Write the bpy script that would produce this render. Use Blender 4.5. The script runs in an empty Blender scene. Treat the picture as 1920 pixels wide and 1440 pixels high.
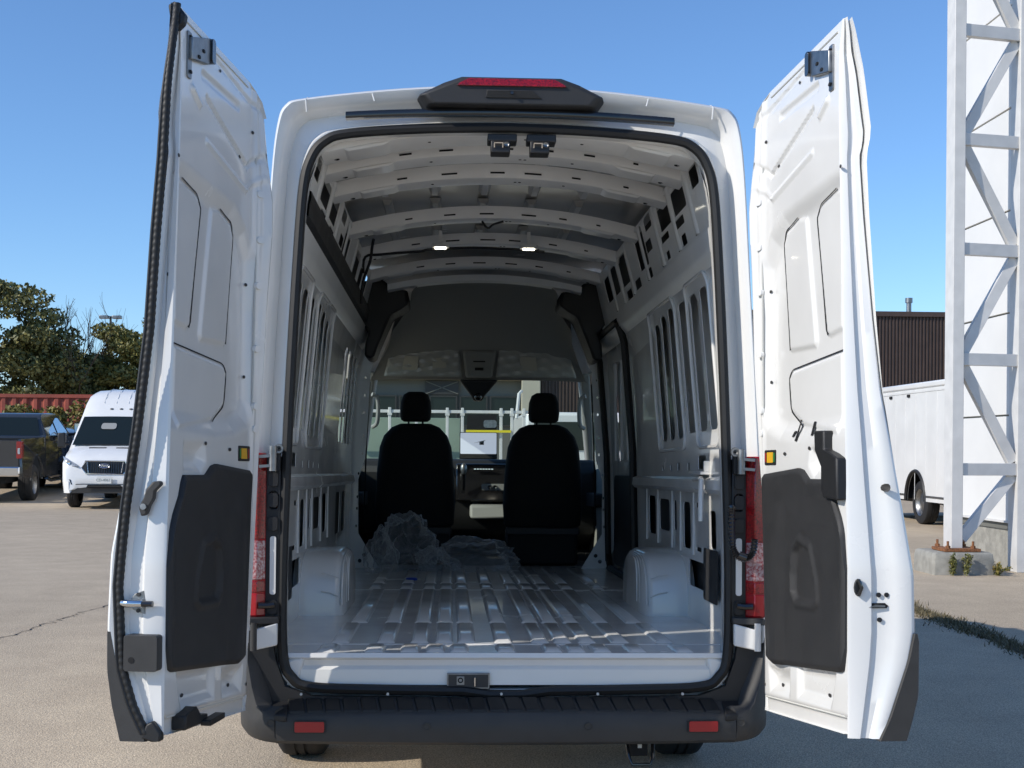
import bpy, bmesh, math, random
import numpy as np
from mathutils import Vector, Matrix, geometry
random.seed(7); RNG = np.random.default_rng(7)
PI = math.pi; rad = math.radians
S = bpy.context.scene
COL = S.collection

# ---------------------------------------------------------------- camera
cam = bpy.data.cameras.new('camera'); camo = bpy.data.objects.new('camera', cam); COL.objects.link(camo)
camo.location = (-.21, -4.85, 1.5)
camo.rotation_mode = 'XYZ'
# level camera, yaw 2.63 deg to the right of the van's axis, slight roll
camo.matrix_world = (Matrix.Translation(camo.location) @ Matrix.Rotation(rad(-2.63), 4, 'Z') @ Matrix.Rotation(rad(90), 4, 'X') @ Matrix.Rotation(rad(.45), 4, 'Z'))
cam.sensor_width = 36; cam.lens = 36 * 2500 / 1920; cam.shift_y = 118 / 1920
cam.clip_start = .1; cam.clip_end = 2000
S.camera = camo
# ---------------------------------------------------------------- sky, sun, exposure
SUN_TO = Vector((-.91, -.416, 0)).normalized(); SUN_EL = rad(33)
w = bpy.data.worlds.new('World'); S.world = w; w.use_nodes = True
nt = w.node_tree
bg = nt.nodes['Background']; sky = nt.nodes.new('ShaderNodeTexSky')
sky.sky_type = 'NISHITA'; sky.sun_disc = False; sky.sun_elevation = SUN_EL
sky.sun_rotation = math.atan2(SUN_TO.x, SUN_TO.y)
sky.altitude = 150; sky.air_density = 1.0; sky.dust_density = 0; sky.ozone_density = 8
nt.links.new(sky.outputs[0], bg.inputs[0]); bg.inputs[1].default_value = .105
sun = bpy.data.lights.new('sun', 'SUN'); suno = bpy.data.objects.new('sun', sun); COL.objects.link(suno)
sun.energy = 2.5; sun.angle = rad(.53); sun.color = (1, .94, .85)
sdir = Vector((SUN_TO.x * math.cos(SUN_EL), SUN_TO.y * math.cos(SUN_EL), math.sin(SUN_EL)))
suno.rotation_euler = (-sdir).to_track_quat('-Z', 'Y').to_euler()
S.view_settings.view_transform = 'Standard'; S.view_settings.look = 'None'
S.view_settings.exposure = .7; S.view_settings.gamma = 1
S.render.engine = 'CYCLES'
S.cycles.max_bounces = 8; S.cycles.diffuse_bounces = 4; S.cycles.glossy_bounces = 4
S.cycles.transparent_max_bounces = 12; S.cycles.use_denoising = True

# ---------------------------------------------------------------- materials
M = {}
def mat(name, col, rough=.5, metal=0., coat=0., spec=.5, noise=None, bump=None, emit=None):
    """noise=(scale, amount[, col2]) varies the colour; bump=(scale, strength[, distance]) fine relief"""
    m = bpy.data.materials.new(name); m.use_nodes = True; n = m.node_tree; p = n.nodes['Principled BSDF']
    p.inputs['Base Color'].default_value = (*col, 1); p.inputs['Roughness'].default_value = rough
    p.inputs['Metallic'].default_value = metal; p.inputs['Coat Weight'].default_value = coat
    p.inputs['Coat Roughness'].default_value = .06; p.inputs['Specular IOR Level'].default_value = spec
    tc = n.nodes.new('ShaderNodeTexCoord')
    if noise:
        t = n.nodes.new('ShaderNodeTexNoise'); t.inputs['Scale'].default_value = noise[0]; t.inputs['Detail'].default_value = 6
        n.links.new(tc.outputs['Object'], t.inputs['Vector'])
        r = n.nodes.new('ShaderNodeValToRGB'); r.color_ramp.elements[0].position = .35; r.color_ramp.elements[1].position = .68
        c2 = noise[2] if len(noise) > 2 else tuple(c * (1 - noise[1]) for c in col)
        r.color_ramp.elements[0].color = (*c2, 1); r.color_ramp.elements[1].color = (*col, 1)
        n.links.new(t.outputs[0], r.inputs[0]); n.links.new(r.outputs[0], p.inputs['Base Color'])
        rr = n.nodes.new('ShaderNodeMapRange'); rr.inputs[3].default_value = max(.02, rough - .08); rr.inputs[4].default_value = min(1, rough + .12)
        n.links.new(t.outputs[0], rr.inputs[0]); n.links.new(rr.outputs[0], p.inputs['Roughness'])
    if bump:
        t = n.nodes.new('ShaderNodeTexNoise'); t.inputs['Scale'].default_value = bump[0]; t.inputs['Detail'].default_value = 4
        n.links.new(tc.outputs['Object'], t.inputs['Vector'])
        b = n.nodes.new('ShaderNodeBump'); b.inputs['Strength'].default_value = bump[1]
        b.inputs['Distance'].default_value = bump[2] if len(bump) > 2 else .002
        n.links.new(t.outputs[0], b.inputs['Height']); n.links.new(b.outputs[0], p.inputs['Normal'])
    if emit:
        p.inputs['Emission Color'].default_value = (*emit[0], 1); p.inputs['Emission Strength'].default_value = emit[1]
    M[name] = m; return m
mat('white', (.81, .803, .775), .22, coat=.5, noise=(3.5, .05))
mat('white2', (.77, .765, .74), .3, coat=.3, noise=(2, .06))
mat('roofpan', (.82, .82, .80), .32, coat=.25, noise=(4, .08))
mat('black', (.014, .014, .015), .5, bump=(900, .25))
mat('black_gloss', (.012, .012, .013), .16, coat=.5)
mat('grey_plastic', (.044, .042, .040), .52, noise=(14, .2), bump=(700, .3))
mat('trim', (.024, .024, .025), .58, noise=(9, .15), bump=(650, .35))
mat('rubber', (.011, .011, .011), .55)
mat('seat', (.006, .006, .0065), .85, bump=(500, .4))
mat('headliner', (.26, .26, .25), .95, bump=(400, .3))
mat('visor', (.40, .40, .38), .3, coat=.6, bump=(9, .35, .02))
mat('cabgrey', (.30, .30, .285), .6, bump=(300, .15))
mat('dash', (.02, .02, .021), .6, bump=(400, .3))
mat('steel', (.36, .36, .355), .4, metal=1., noise=(25, .35))
mat('chrome', (.75, .75, .75), .12, metal=1.)
mat('red', (.42, .004, .008), .14, coat=1., noise=(160, .75), bump=(220, .5))
mat('redplain', (.36, .006, .012), .2, coat=.5)
mat('clearlens', (.55, .42, .42), .14, coat=1., noise=(120, .6, (.28, .02, .03)), bump=(180, .6))
mat('yellow', (.75, .42, .02), .4)
mat('green', (.03, .22, .06), .4)
mat('labelred', (.35, .02, .02), .4)
mat('paper', (.62, .62, .58), .7)
mat('tape', (.46, .44, .38), .6)
mat('screen', (.55, .6, .68), .35, emit=((.6, .68, .8), .35))
mat('lamp', (.9, .9, .8), .3, emit=((1, .93, .75), 7))
mat('cavity_shade', (.06, .06, .058), .7, noise=(8, .3))  # shade colour for the sheets added behind the wall cut-outs
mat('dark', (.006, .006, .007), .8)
mat('concrete', (.36, .345, .30), .9, noise=(9, .3), bump=(60, .6, .006))
mat('rust', (.32, .13, .05), .8, noise=(60, .6))
mat('tyre', (.016, .016, .017), .8, bump=(200, .3))
mat('wallwhite', (.76, .75, .72), .5, noise=(.9, .07), bump=(3, .1, .01))
mat('towerwhite', (.68, .67, .645), .42, noise=(5, .12))
mat('brown', (.075, .05, .04), .55, noise=(3, .2))
mat('beige', (.5, .46, .36), .8, noise=(1, .1))
mat('olive', (.16, .16, .14), .7, noise=(.8, .15))
mat('redcont', (.36, .075, .045), .6, noise=(1.6, .3), bump=(8, .1, .02))
mat('blackpaint', (.03, .033, .036), .08, coat=1.)
mat('darkglass', (.012, .018, .018), .1, spec=.35)
mat('bark', (.09, .07, .05), .95, noise=(12, .4), bump=(30, .7, .02))
mat('blue', (.01, .04, .16), .2, coat=.8)
mat('platewhite', (.72, .72, .68), .45)
mat('safety', (.75, .62, .02), .5)
mat('greenpanel', (.26, .33, .26), .5, noise=(2, .15))
mat('bluecap', (.01, .05, .4), .35)
def glassmat(name, tint, gloss=.08, rough=.02):
    m = bpy.data.materials.new(name); m.use_nodes = True; n = m.node_tree; n.nodes.clear()
    o = n.nodes.new('ShaderNodeOutputMaterial'); t = n.nodes.new('ShaderNodeBsdfTransparent'); g = n.nodes.new('ShaderNodeBsdfGlossy')
    t.inputs[0].default_value = (*tint, 1); g.inputs['Roughness'].default_value = rough
    x = n.nodes.new('ShaderNodeMixShader'); f = n.nodes.new('ShaderNodeFresnel'); f.inputs[0].default_value = 1.45
    n.links.new(f.outputs[0], x.inputs[0]); n.links.new(t.outputs[0], x.inputs[1]); n.links.new(g.outputs[0], x.inputs[2]); n.links.new(x.outputs[0], o.inputs[0])
    M[name] = m
glassmat('glass', (.80, .88, .82))
def bagmat():
    m = bpy.data.materials.new('bag'); m.use_nodes = True; n = m.node_tree; n.nodes.clear()
    o = n.nodes.new('ShaderNodeOutputMaterial'); t = n.nodes.new('ShaderNodeBsdfTransparent')
    p = n.nodes.new('ShaderNodeBsdfPrincipled'); p.inputs['Base Color'].default_value = (.8, .82, .84, 1); p.inputs['Roughness'].default_value = .12
    lw = n.nodes.new('ShaderNodeLayerWeight'); lw.inputs[0].default_value = .35
    r = n.nodes.new('ShaderNodeMapRange'); r.inputs[3].default_value = .05; r.inputs[4].default_value = .6
    x = n.nodes.new('ShaderNodeMixShader')
    n.links.new(lw.outputs['Facing'], r.inputs[0]); n.links.new(r.outputs[0], x.inputs[0]); n.links.new(t.outputs[0], x.inputs[1]); n.links.new(p.outputs[0], x.inputs[2]); n.links.new(x.outputs[0], o.inputs[0])
    M['bag'] = m
bagmat()
def leafmat(name, c1, c2, c3):
    m = bpy.data.materials.new(name); m.use_nodes = True; n = m.node_tree; p = n.nodes['Principled BSDF']
    g = n.nodes.new('ShaderNodeNewGeometry'); r = n.nodes.new('ShaderNodeValToRGB')
    r.color_ramp.elements[0].color = (*c1, 1); r.color_ramp.elements[1].color = (*c3, 1); e = r.color_ramp.elements.new(.5); e.color = (*c2, 1)
    n.links.new(g.outputs['Random Per Island'], r.inputs[0]); n.links.new(r.outputs[0], p.inputs['Base Color'])
    p.inputs['Roughness'].default_value = .6
    M[name] = m
leafmat('leaf_pine', (.06, .065, .02), (.14, .14, .04), (.26, .235, .075))
leafmat('leaf_olive', (.10, .105, .026), (.18, .175, .045), (.29, .245, .07))
leafmat('leaf_hedge', (.08, .085, .016), (.17, .15, .028), (.30, .20, .045))
leafmat('leaf_weed', (.07, .08, .02), (.12, .12, .03), (.25, .22, .05))
leafmat('leaf_grass', (.08, .065, .03), (.13, .105, .05), (.22, .18, .10))
def asphalt():
    m = bpy.data.materials.new('asphalt'); m.use_nodes = True; n = m.node_tree; p = n.nodes['Principled BSDF']; L = n.links.new
    tc = n.nodes.new('ShaderNodeTexCoord')
    def noise(s, d=4):
        t = n.nodes.new('ShaderNodeTexNoise'); t.inputs['Scale'].default_value = s; t.inputs['Detail'].default_value = d; L(tc.outputs['Object'], t.inputs['Vector']); return t
    big = noise(.22, 5); mid = noise(2.3, 5); fine = noise(130, 3)
    vor = n.nodes.new('ShaderNodeTexVoronoi'); vor.inputs['Scale'].default_value = 110; L(tc.outputs['Object'], vor.inputs['Vector'])
    r = n.nodes.new('ShaderNodeValToRGB'); r.color_ramp.elements[0].position = .3; r.color_ramp.elements[1].position = .72
    r.color_ramp.elements[0].color = (.58, .485, .365, 1); r.color_ramp.elements[1].color = (.70, .59, .45, 1); L(big.outputs[0], r.inputs[0])
    def mul(a, b, f):
        x = n.nodes.new('ShaderNodeMix'); x.data_type = 'RGBA'; x.blend_type = 'MULTIPLY'; x.inputs[0].default_value = f; L(a, x.inputs[6]); L(b, x.inputs[7]); return x.outputs[2]
    r2 = n.nodes.new('ShaderNodeValToRGB'); r2.color_ramp.elements[0].position = .35; r2.color_ramp.elements[1].position = .65; r2.color_ramp.elements[0].color = (.88, .87, .87, 1); r2.color_ramp.elements[1].color = (1, 1, 1, 1); L(mid.outputs[0], r2.inputs[0])
    r3 = n.nodes.new('ShaderNodeValToRGB'); r3.color_ramp.elements[0].position = .32; r3.color_ramp.elements[1].position = .66; r3.color_ramp.elements[0].color = (.35, .34, .33, 1); r3.color_ramp.elements[1].color = (1.25, 1.22, 1.15, 1); L(fine.outputs[0], r3.inputs[0])
    r4 = n.nodes.new('ShaderNodeValToRGB'); r4.color_ramp.elements[0].color = (.55, .54, .53, 1); r4.color_ramp.elements[1].color = (1.2, 1.18, 1.12, 1); L(vor.outputs['Color'], r4.inputs[0])
    L(mul(mul(mul(r.outputs[0], r2.outputs[0], 1), r3.outputs[0], .85), r4.outputs[0], .7), p.inputs['Base Color'])
    p.inputs['Roughness'].default_value = .9
    b = n.nodes.new('ShaderNodeBump'); b.inputs['Strength'].default_value = .55; b.inputs['Distance'].default_value = .006; L(vor.outputs['Distance'], b.inputs['Height']); L(b.outputs[0], p.inputs['Normal'])
    M['asphalt'] = m
asphalt()

# ---------------------------------------------------------------- mesh helpers
def lerp(a, b, t): return a + (b - a) * t
def smooth(a, b, x):
    t = np.clip((x - a) / (b - a), 0, 1); return t * t * (3 - 2 * t)
def tab(pairs):
    pairs = sorted(pairs); xs = [p[0] for p in pairs]; ys = [p[1] for p in pairs]
    return lambda z: np.interp(z, xs, ys)
def rr(u0, v0, u1, v1, r=.01, n=3):
    if u1 < u0: u0, u1 = u1, u0
    if v1 < v0: v0, v1 = v1, v0
    r = min(r, (u1 - u0) / 2.01, (v1 - v0) / 2.01); o = []
    for cx, cy, a in ((u1 - r, v1 - r, 0), (u0 + r, v1 - r, 90), (u0 + r, v0 + r, 180), (u1 - r, v0 + r, 270)):
        for k in range(n + 1):
            t = rad(a + 90 * k / n); o.append((cx + r * math.cos(t), cy + r * math.sin(t)))
    return o
def ell(cx, cy, rx, ry, n=12): return [(cx + rx * math.cos(2 * PI * k / n), cy + ry * math.sin(2 * PI * k / n)) for k in range(n)]
def catmull(pts, k=4, closed=False):
    P = [np.array(p, float) for p in pts]; n = len(P); o = []
    g = (lambda i: P[i % n]) if closed else (lambda i: P[min(max(i, 0), n - 1)])
    for i in range(n if closed else n - 1):
        a, b, c, d = g(i - 1), g(i), g(i + 1), g(i + 2)
        for j in range(k):
            t = j / k; o.append(.5 * (2 * b + (c - a) * t + (2 * a - 5 * b + 4 * c - d) * t * t + (3 * b - a - 3 * c + d) * t ** 3))
    if not closed: o.append(P[-1])
    return o
class MB:
    def __init__(s): s.v = []; s.f = []; s.mi = []
    def add(s, vs, fs, mi=0):
        o = len(s.v); s.v += [tuple(map(float, p)) for p in vs]
        s.f += [tuple(i + o for i in f) for f in fs]; s.mi += [mi] * len(fs); return s
    def box(s, x0, x1, y0, y1, z0, z1, mi=0):
        return s.add([(x0, y0, z0), (x1, y0, z0), (x1, y1, z0), (x0, y1, z0), (x0, y0, z1), (x1, y0, z1), (x1, y1, z1), (x0, y1, z1)],
                     [(0, 3, 2, 1), (4, 5, 6, 7), (0, 1, 5, 4), (1, 2, 6, 5), (2, 3, 7, 6), (3, 0, 4, 7)], mi)
    def hexa(s, a, b, mi=0):   # two quads -> solid
        return s.add(list(a) + list(b), [(0, 3, 2, 1), (4, 5, 6, 7), (0, 1, 5, 4), (1, 2, 6, 5), (2, 3, 7, 6), (3, 0, 4, 7)], mi)
    def bar(s, p, q, wa, wb, up=(0, 0, 1), mi=0):
        p, q = Vector(p), Vector(q); d = (q - p).normalized(); a = d.cross(Vector(up))
        if a.length < 1e-4: a = d.cross(Vector((1, 0, 0)))
        a.normalize(); b = a.cross(d); a *= wa / 2; b *= wb / 2
        return s.hexa([p - a - b, p + a - b, p + a + b, p - a + b], [q - a - b, q + a - b, q + a + b, q - a + b], mi)
    def loft(s, rings, closed=True, cap=False, mi=0):
        n = len(rings[0]); vs = [p for r in rings for p in r]; fs = []
        for i in range(len(rings) - 1):
            for j in range(n if closed else n - 1):
                k = (j + 1) % n; fs.append((i * n + j, i * n + k, (i + 1) * n + k, (i + 1) * n + j))
        if cap: fs.append(tuple(range(n))[::-1]); fs.append(tuple((len(rings) - 1) * n + j for j in range(n)))
        return s.add(vs, fs, mi)
    def tube(s, pts, r, n=8, closed=False, mi=0, flat=1.):
        P = [Vector(p) for p in pts]; m = len(P); rings = []; up = None
        for i in range(m):
            a = P[(i - 1) % m] if closed or i else P[0]; b = P[(i + 1) % m] if closed or i < m - 1 else P[-1]
            d = (b - a).normalized()
            if up is None: up = Vector((0, 0, 1)) if abs(d.z) < .9 else Vector((1, 0, 0))
            x = d.cross(up).normalized(); up = x.cross(d).normalized()
            rad_ = r[i] if hasattr(r, '__len__') else r
            rings.append([P[i] + x * math.cos(2 * PI * k / n) * rad_ + up * math.sin(2 * PI * k / n) * rad_ * flat for k in range(n)])
        if closed: rings.append(rings[0])
        return s.loft(rings, True, not closed, mi)
    def cyl(s, p, q, r, n=14, r2=None, mi=0):
        return s.tube([p, q], [r, r if r2 is None else r2], n, mi=mi)
    def plate(s, outer, holes, fm, th, mi=0):
        """plate with holes: fm(u, v, w) -> 3D, w in 0..th"""
        loops = [outer] + list(holes)
        flat = [p for l in loops for p in l]
        tris = geometry.tessellate_polygon([[Vector((p[0], p[1], 0)) for p in l] for l in loops])
        n = len(flat); vs = [fm(p[0], p[1], 0) for p in flat] + [fm(p[0], p[1], th) for p in flat]; fs = []
        for t in tris: fs.append(tuple(t)); fs.append(tuple(i + n for i in reversed(t)))
        o = 0
        for l in loops:
            for i in range(len(l)):
                j = (i + 1) % len(l); fs.append((o + i, o + j, o + j + n, o + i + n))
            o += len(l)
        return s.add(vs, fs, mi)
    def grid(s, nu, nv, f, mi=0):
        vs = [f(i / nu, j / nv) for j in range(nv + 1) for i in range(nu + 1)]
        fs = [(j * (nu + 1) + i, j * (nu + 1) + i + 1, (j + 1) * (nu + 1) + i + 1, (j + 1) * (nu + 1) + i) for j in range(nv) for i in range(nu)]
        return s.add(vs, fs, mi)
    def lathe(s, prof, c, axis='x', n=32, mi=0):
        rings = []
        for k in range(n):
            a = 2 * PI * k / n; r = []
            for (h, q) in prof:
                if axis == 'x': r.append((c[0] + h, c[1] + q * math.cos(a), c[2] + q * math.sin(a)))
                elif axis == 'y': r.append((c[0] + q * math.cos(a), c[1] + h, c[2] + q * math.sin(a)))
                else: r.append((c[0] + q * math.cos(a), c[1] + q * math.sin(a), c[2] + h))
            rings.append(r)
        rings.append(rings[0]); return s.loft(rings, False, False, mi)
    def build(s, name, m, parent=None, bevel=0, smooth_=40, recalc=True, solid=0):
        me = bpy.data.meshes.new(name); me.from_pydata(s.v, [], s.f)
        ms = m if isinstance(m, (list, tuple)) else [m]
        for x in ms: me.materials.append(M[x])
        if len(ms) > 1: me.polygons.foreach_set('material_index', s.mi)
        if recalc:
            b = bmesh.new(); b.from_mesh(me); bmesh.ops.remove_doubles(b, verts=b.verts, dist=1e-5); bmesh.ops.recalc_face_normals(b, faces=b.faces); b.to_mesh(me); b.free()
        if smooth_:
            me.polygons.foreach_set('use_smooth', [True] * len(me.polygons)); me.set_sharp_from_angle(angle=rad(smooth_))
        me.update()
        o = bpy.data.objects.new(name, me); COL.objects.link(o)
        if parent is not None: o.parent = parent
        if bevel:
            bv = o.modifiers.new('bevel', 'BEVEL'); bv.width = bevel; bv.segments = 2; bv.limit_method = 'ANGLE'; bv.angle_limit = rad(35); bv.harden_normals = False
        if solid:
            sm = o.modifiers.new('solid', 'SOLIDIFY'); sm.thickness = solid; sm.offset = 0
        return o
def empty(name, loc=(0, 0, 0), rot=(0, 0, 0), parent=None):
    o = bpy.data.objects.new(name, None); COL.objects.link(o); o.location = loc; o.rotation_euler = rot; o.parent = parent; return o
def tag(o, label, cat, group=None):
    o['label'] = label; o['category'] = cat
    if group: o['group'] = group
    return o
def struct(o, kind='structure'): o['kind'] = kind; return o
def share(o, parent, loc=None):
    c = o.copy(); COL.objects.link(c); c.parent = parent
    if loc is not None: c.location = loc
    return c
def text_mesh(name, body, size, m, parent, mw, bold=0, shear=0, align='CENTER', depth=.001):
    cu = bpy.data.curves.new(name, 'FONT'); cu.body = body; cu.size = size; cu.align_x = align; cu.align_y = 'CENTER'; cu.extrude = depth; cu.offset = bold; cu.shear = shear; cu.resolution_u = 3
    t = bpy.data.objects.new(name + '_c', cu); COL.objects.link(t)
    dg = bpy.context.evaluated_depsgraph_get(); me = bpy.data.meshes.new_from_object(t.evaluated_get(dg)); bpy.data.objects.remove(t)
    me.materials.clear(); me.materials.append(M[m]); me.transform(mw)
    o = bpy.data.objects.new(name, me); COL.objects.link(o); o.parent = parent; return o
def gz(x, y):      # lot rises gently far behind on the left
    return float(.9 * smooth(26.5, 50, y) * (1 - smooth(-4, 2, x)))
# ================================================================= GROUND
def ground():
    xs = np.concatenate([np.linspace(-420, -40, 14), np.linspace(-36, 30, 45), np.linspace(40, 420, 14)])
    ys = np.concatenate([np.linspace(-60, 20, 14), np.linspace(24, 56, 22), np.linspace(70, 700, 12)])
    mb = MB(); vs = [(x, y, gz(x, y)) for y in ys for x in xs]; n = len(xs)
    mb.add(vs, [(j * n + i, j * n + i + 1, (j + 1) * n + i + 1, (j + 1) * n + i) for j in range(len(ys) - 1) for i in range(n - 1)])
    struct(mb.build('ground', 'asphalt', recalc=False))
ground()

# ================================================================= THE VAN (local frame: x right, y forward from the rear opening, z up)
PITCH = rad(1.08); PIV = 1.65
van = empty('cargo_van', (0, PIV - PIV * math.cos(PITCH), PIV * math.sin(PITCH)), (-PITCH, 0, 0))
tag(van, 'white high-roof cargo van seen from behind with both rear doors wide open', 'van')
# contours from bottom centre to top centre (right half)
O_K = [(0, .585), (.45, .592), (.70, .602), (.77, .637), (.803, .72), (.808, 1.0), (.798, 1.4), (.785, 1.75), (.768, 2.1), (.748, 2.40), (.72, 2.51), (.67, 2.572), (.58, 2.602), (.3, 2.624), (0, 2.632)]
B_K = [(0, .46), (.45, .46), (.80, .46), (.915, .50), (.945, .62), (.945, 1.0), (.925, 1.4), (.908, 1.75), (.888, 2.1), (.868, 2.46), (.85, 2.63), (.822, 2.705), (.745, 2.733), (.4, 2.775), (0, 2.80)]
F_K = [(0, .42), (.45, .42), (.85, .42), (.99, .46), (1.02, .62), (1.03, 1.0), (1.015, 1.4), (.985, 1.75), (.945, 2.1), (.90, 2.46), (.872, 2.64), (.83, 2.73), (.74, 2.765), (.4, 2.80), (0, 2.815)]
def ring_of(keys, k=5):
    h = catmull(keys, k); h = [(float(p[0]), float(p[1])) for p in h]
    return h + [(-x, z) for x, z in reversed(h[1:-1])]
OR, BR, FR = ring_of(O_K), ring_of(B_K), ring_of(F_K)
def blend(a, b, s): return [(lerp(p[0], q[0], s), lerp(p[1], q[1], s)) for p, q in zip(a, b)]
def at(r, y): return [(x, y, z) for x, z in r]
mb = MB()
mb.loft([at(OR, .07), at(OR, .0), at(blend(OR, BR, .18), -.002), at(blend(OR, BR, .26), .03), at(blend(OR, BR, .60), .045), at(blend(OR, BR, .70), .0), at(blend(OR, BR, .78), -.02),
         at(blend(OR, BR, .94), -.032), at(BR, -.02), at(blend(BR, FR, .18), .04), at(blend(BR, FR, .6), .25), at(FR, .6)])
mb.loft([at(FR, .6), at(FR, 2.0), at(FR, 3.6), at(FR, 4.45)])
body = mb.build('body_shell', 'white', van, smooth_=50)
# welded seam lines on the rear corner posts
# dark rubber seal round the opening
seal_pts = [(x, -.012, z - (.012 if abs(x) < .12 and z < .7 else 0)) for x, z in blend(OR, BR, .05)]
MB().tube(seal_pts, .0185, 8, closed=True).build('door_seal', 'rubber', van)
# black valance under the opening, rubber strip above it
mb = MB(); mb.plate([(-.93, .50), (.93, .50), (.93, .80), (.85, .80), (.835, .70), (.80, .60), (.70, .565), (0, .555), (-.70, .565), (-.80, .60), (-.835, .70), (-.85, .80), (-.93, .80)], [], lambda u, v, w: (u, -.034 + w, v), .03)
mb.build('sill_valance', 'black', van)
mb = MB()
N = 24
tops = [(lerp(-.60, .60, i / N), 2.701 - .022 * (abs(lerp(-.60, .60, i / N)) / .6) ** 2) for i in range(N + 1)]
mb.loft([[(x, -.02, z + .004), (x, -.046, z), (x, -.05, z - .012), (x, -.046, z - .024), (x, -.02, z - .026)] for x, z in tops], False, False)
mb.build('roof_rubber_strip', 'black_gloss', van)
# roof seam ribs at the corner joints
for sx in (-1, 1):
    mb = MB(); mb.tube([(sx * .728, .10, 2.752), (sx * .742, -.005, 2.738), (sx * .745, -.036, 2.722), (sx * .742, -.03, 2.68)], .003, 6); mb.build('roof_seam', 'white2', van)
    mb = MB(); mb.tube([(sx * .50, .2, 2.79), (sx * .502, .0, 2.768), (sx * .505, -.03, 2.75), (sx * .497, -.036, 2.722)], .0025, 6); mb.build('roof_crease', 'white', van)
# white moulded hood around the lamp + high brake lamp
mb = MB()
def brake_ring(x0, x1, y, z0, z1): return [(x0, y, z0), (x1, y, z0), (x1, y, z1), (x0, y, z1)]
mb.loft([[(x, y, z) for x, z in ((-.335 * k, 2.738), (-.30 * k, 2.702), (.30 * k, 2.702), (.335 * k, 2.738), (.245 * k, 2.785 + h), (.18 * k, 2.808 + h), (-.18 * k, 2.808 + h), (-.245 * k, 2.785 + h))] for k, y, h in ((1.04, .12, 0), (1.03, -.02, 0), (1, -.075, -.002), (.93, -.095, -.012))], True, True)
hl = mb.build('high_brake_lamp', 'trim', van, bevel=.006)
mb = MB(); mb.plate([(-.198, 2.768), (.198, 2.768), (.188, 2.778), (.155, 2.797), (-.155, 2.797), (-.188, 2.778)], [], lambda u, v, w: (u, -.104 + w + (v - 2.768) * .3, v), .03)
mb.build('lamp_lens', 'red', hl, bevel=.002)
mb = MB(); mb.hexa([(-.095, -.099, 2.725), (.11, -.099, 2.725), (.075, -.110, 2.752), (-.09, -.110, 2.752)], [(-.095, -.08, 2.725), (.11, -.08, 2.725), (.075, -.08, 2.752), (-.09, -.08, 2.752)]); mb.build('camera_housing', 'trim', hl, bevel=.003)
MB().cyl((0.0, -.105, 2.741), (0, -.113, 2.741), .006, 10).build('camera_lens', 'black_gloss', hl)
for sx in (-1, 1):
    mb = MB(); mb.hexa([(sx * .318, -.079, 2.728), (sx * .328, -.078, 2.738), (sx * .252, -.085, 2.777), (sx * .246, -.087, 2.764)], [(sx * .318, -.05, 2.728), (sx * .328, -.05, 2.738), (sx * .252, -.05, 2.777), (sx * .246, -.05, 2.764)]); mb.build('lamp_end_cap', 'grey_plastic', hl, bevel=.003)

# ---- rear sill inside the opening
mb = MB()
prof = [(.085, .716), (.0, .716), (-.004, .700), (.018, .688), (.02, .668), (.006, .655), (.002, .60)]
def sillx(z): return .80 if z > .7 else .80 - .03 * (.72 - z) / .1
mb.loft([[(x, y, z) for y, z in prof] for x in np.linspace(-.795, .795, 24)], False)
sill = mb.build('load_sill', 'white', van)
mb = MB(); mb.box(-.217, -.062, -.014, -.002, .588, .645); st = mb.build('striker_recess', 'steel', sill, bevel=.002)
mb = MB(); mb.box(-.212, -.067, -.0155, -.0145, .593, .64); mb.build('recess_floor', 'grey_plastic', sill)
mb = MB(); mb.box(-.182, -.154, -.0175, -.0155, .603, .634); mb.build('striker_plate', 'steel', sill, bevel=.001)
mb = MB(); mb.lathe([(0, .006), (-.004, .006), (-.004, .010), (0, .010)], (-.168, -.018, .620), 'y', 12); mb.build('striker_ring', 'dark', sill)
mb = MB(); mb.tube([(-.116, -.013, .60), (-.116, -.03, .602), (-.116, -.032, .63), (-.116, -.013, .632)], .0035, 6); mb.build('striker_loop', 'chrome', sill)
for sx in (-1, 1):
    mb = MB(); mb.hexa([(sx * .74, -.0, .70), (sx * .80, -.002, .69), (sx * .795, -.004, .63), (sx * .755, -.004, .612)], [(sx * .72, .05, .70), (sx * .80, .05, .70), (sx * .795, .05, .63), (sx * .745, .05, .612)]); mb.build('sill_corner', 'white', sill, bevel=.008)

# ---- floor with pressed ribs
mb = MB()
ys = [0.0, .27, .275, .965, .97, 2.63, 2.635, 3.015, 3.02, 4.6]
zs = [.712, .712, .7145, .7145, .712, .712, .7145, .7145, .712, .712]
mb.loft([[(-1.0, y, z), (1.0, y, z)] for y, z in zip(ys, zs)], False)
floor = mb.build('cargo_floor', 'white', van, smooth_=0)
floor['label'] = 'glossy painted cargo floor with pressed ribs'
ribx = [0, .143, .23, .325, .455, .63]
ribx = sorted(set([-x for x in ribx] + ribx))
def rib_mesh(x, y0, y1, wb=.080, wt=.052, h=.011):
    m = MB(); e = .022
    m.hexa([(x - wb / 2, y0, .711), (x + wb / 2, y0, .711), (x + wb / 2, y1, .711), (x - wb / 2, y1, .711)], [(x - wt / 2, y0 + e, .712 + h), (x + wt / 2, y0 + e, .712 + h), (x + wt / 2, y1 - e, .712 + h), (x - wt / 2, y1 - e, .712 + h)])
    return m
for (y0, y1) in ((.012, .235), (.295, .945), (.995, 2.60), (2.66, 2.99), (3.05, 4.35)):
    for x in ribx:
        if 1.2 < y1 < 2.7 and abs(x) > .6: xx = x * .96
        else: xx = x
        if y0 < .05: xx = x + (.03 if x > 0 else -.03 if x < 0 else 0)
        rib_mesh(xx, y0, y1).build('floor_rib', 'white', floor, bevel=.005)
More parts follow.
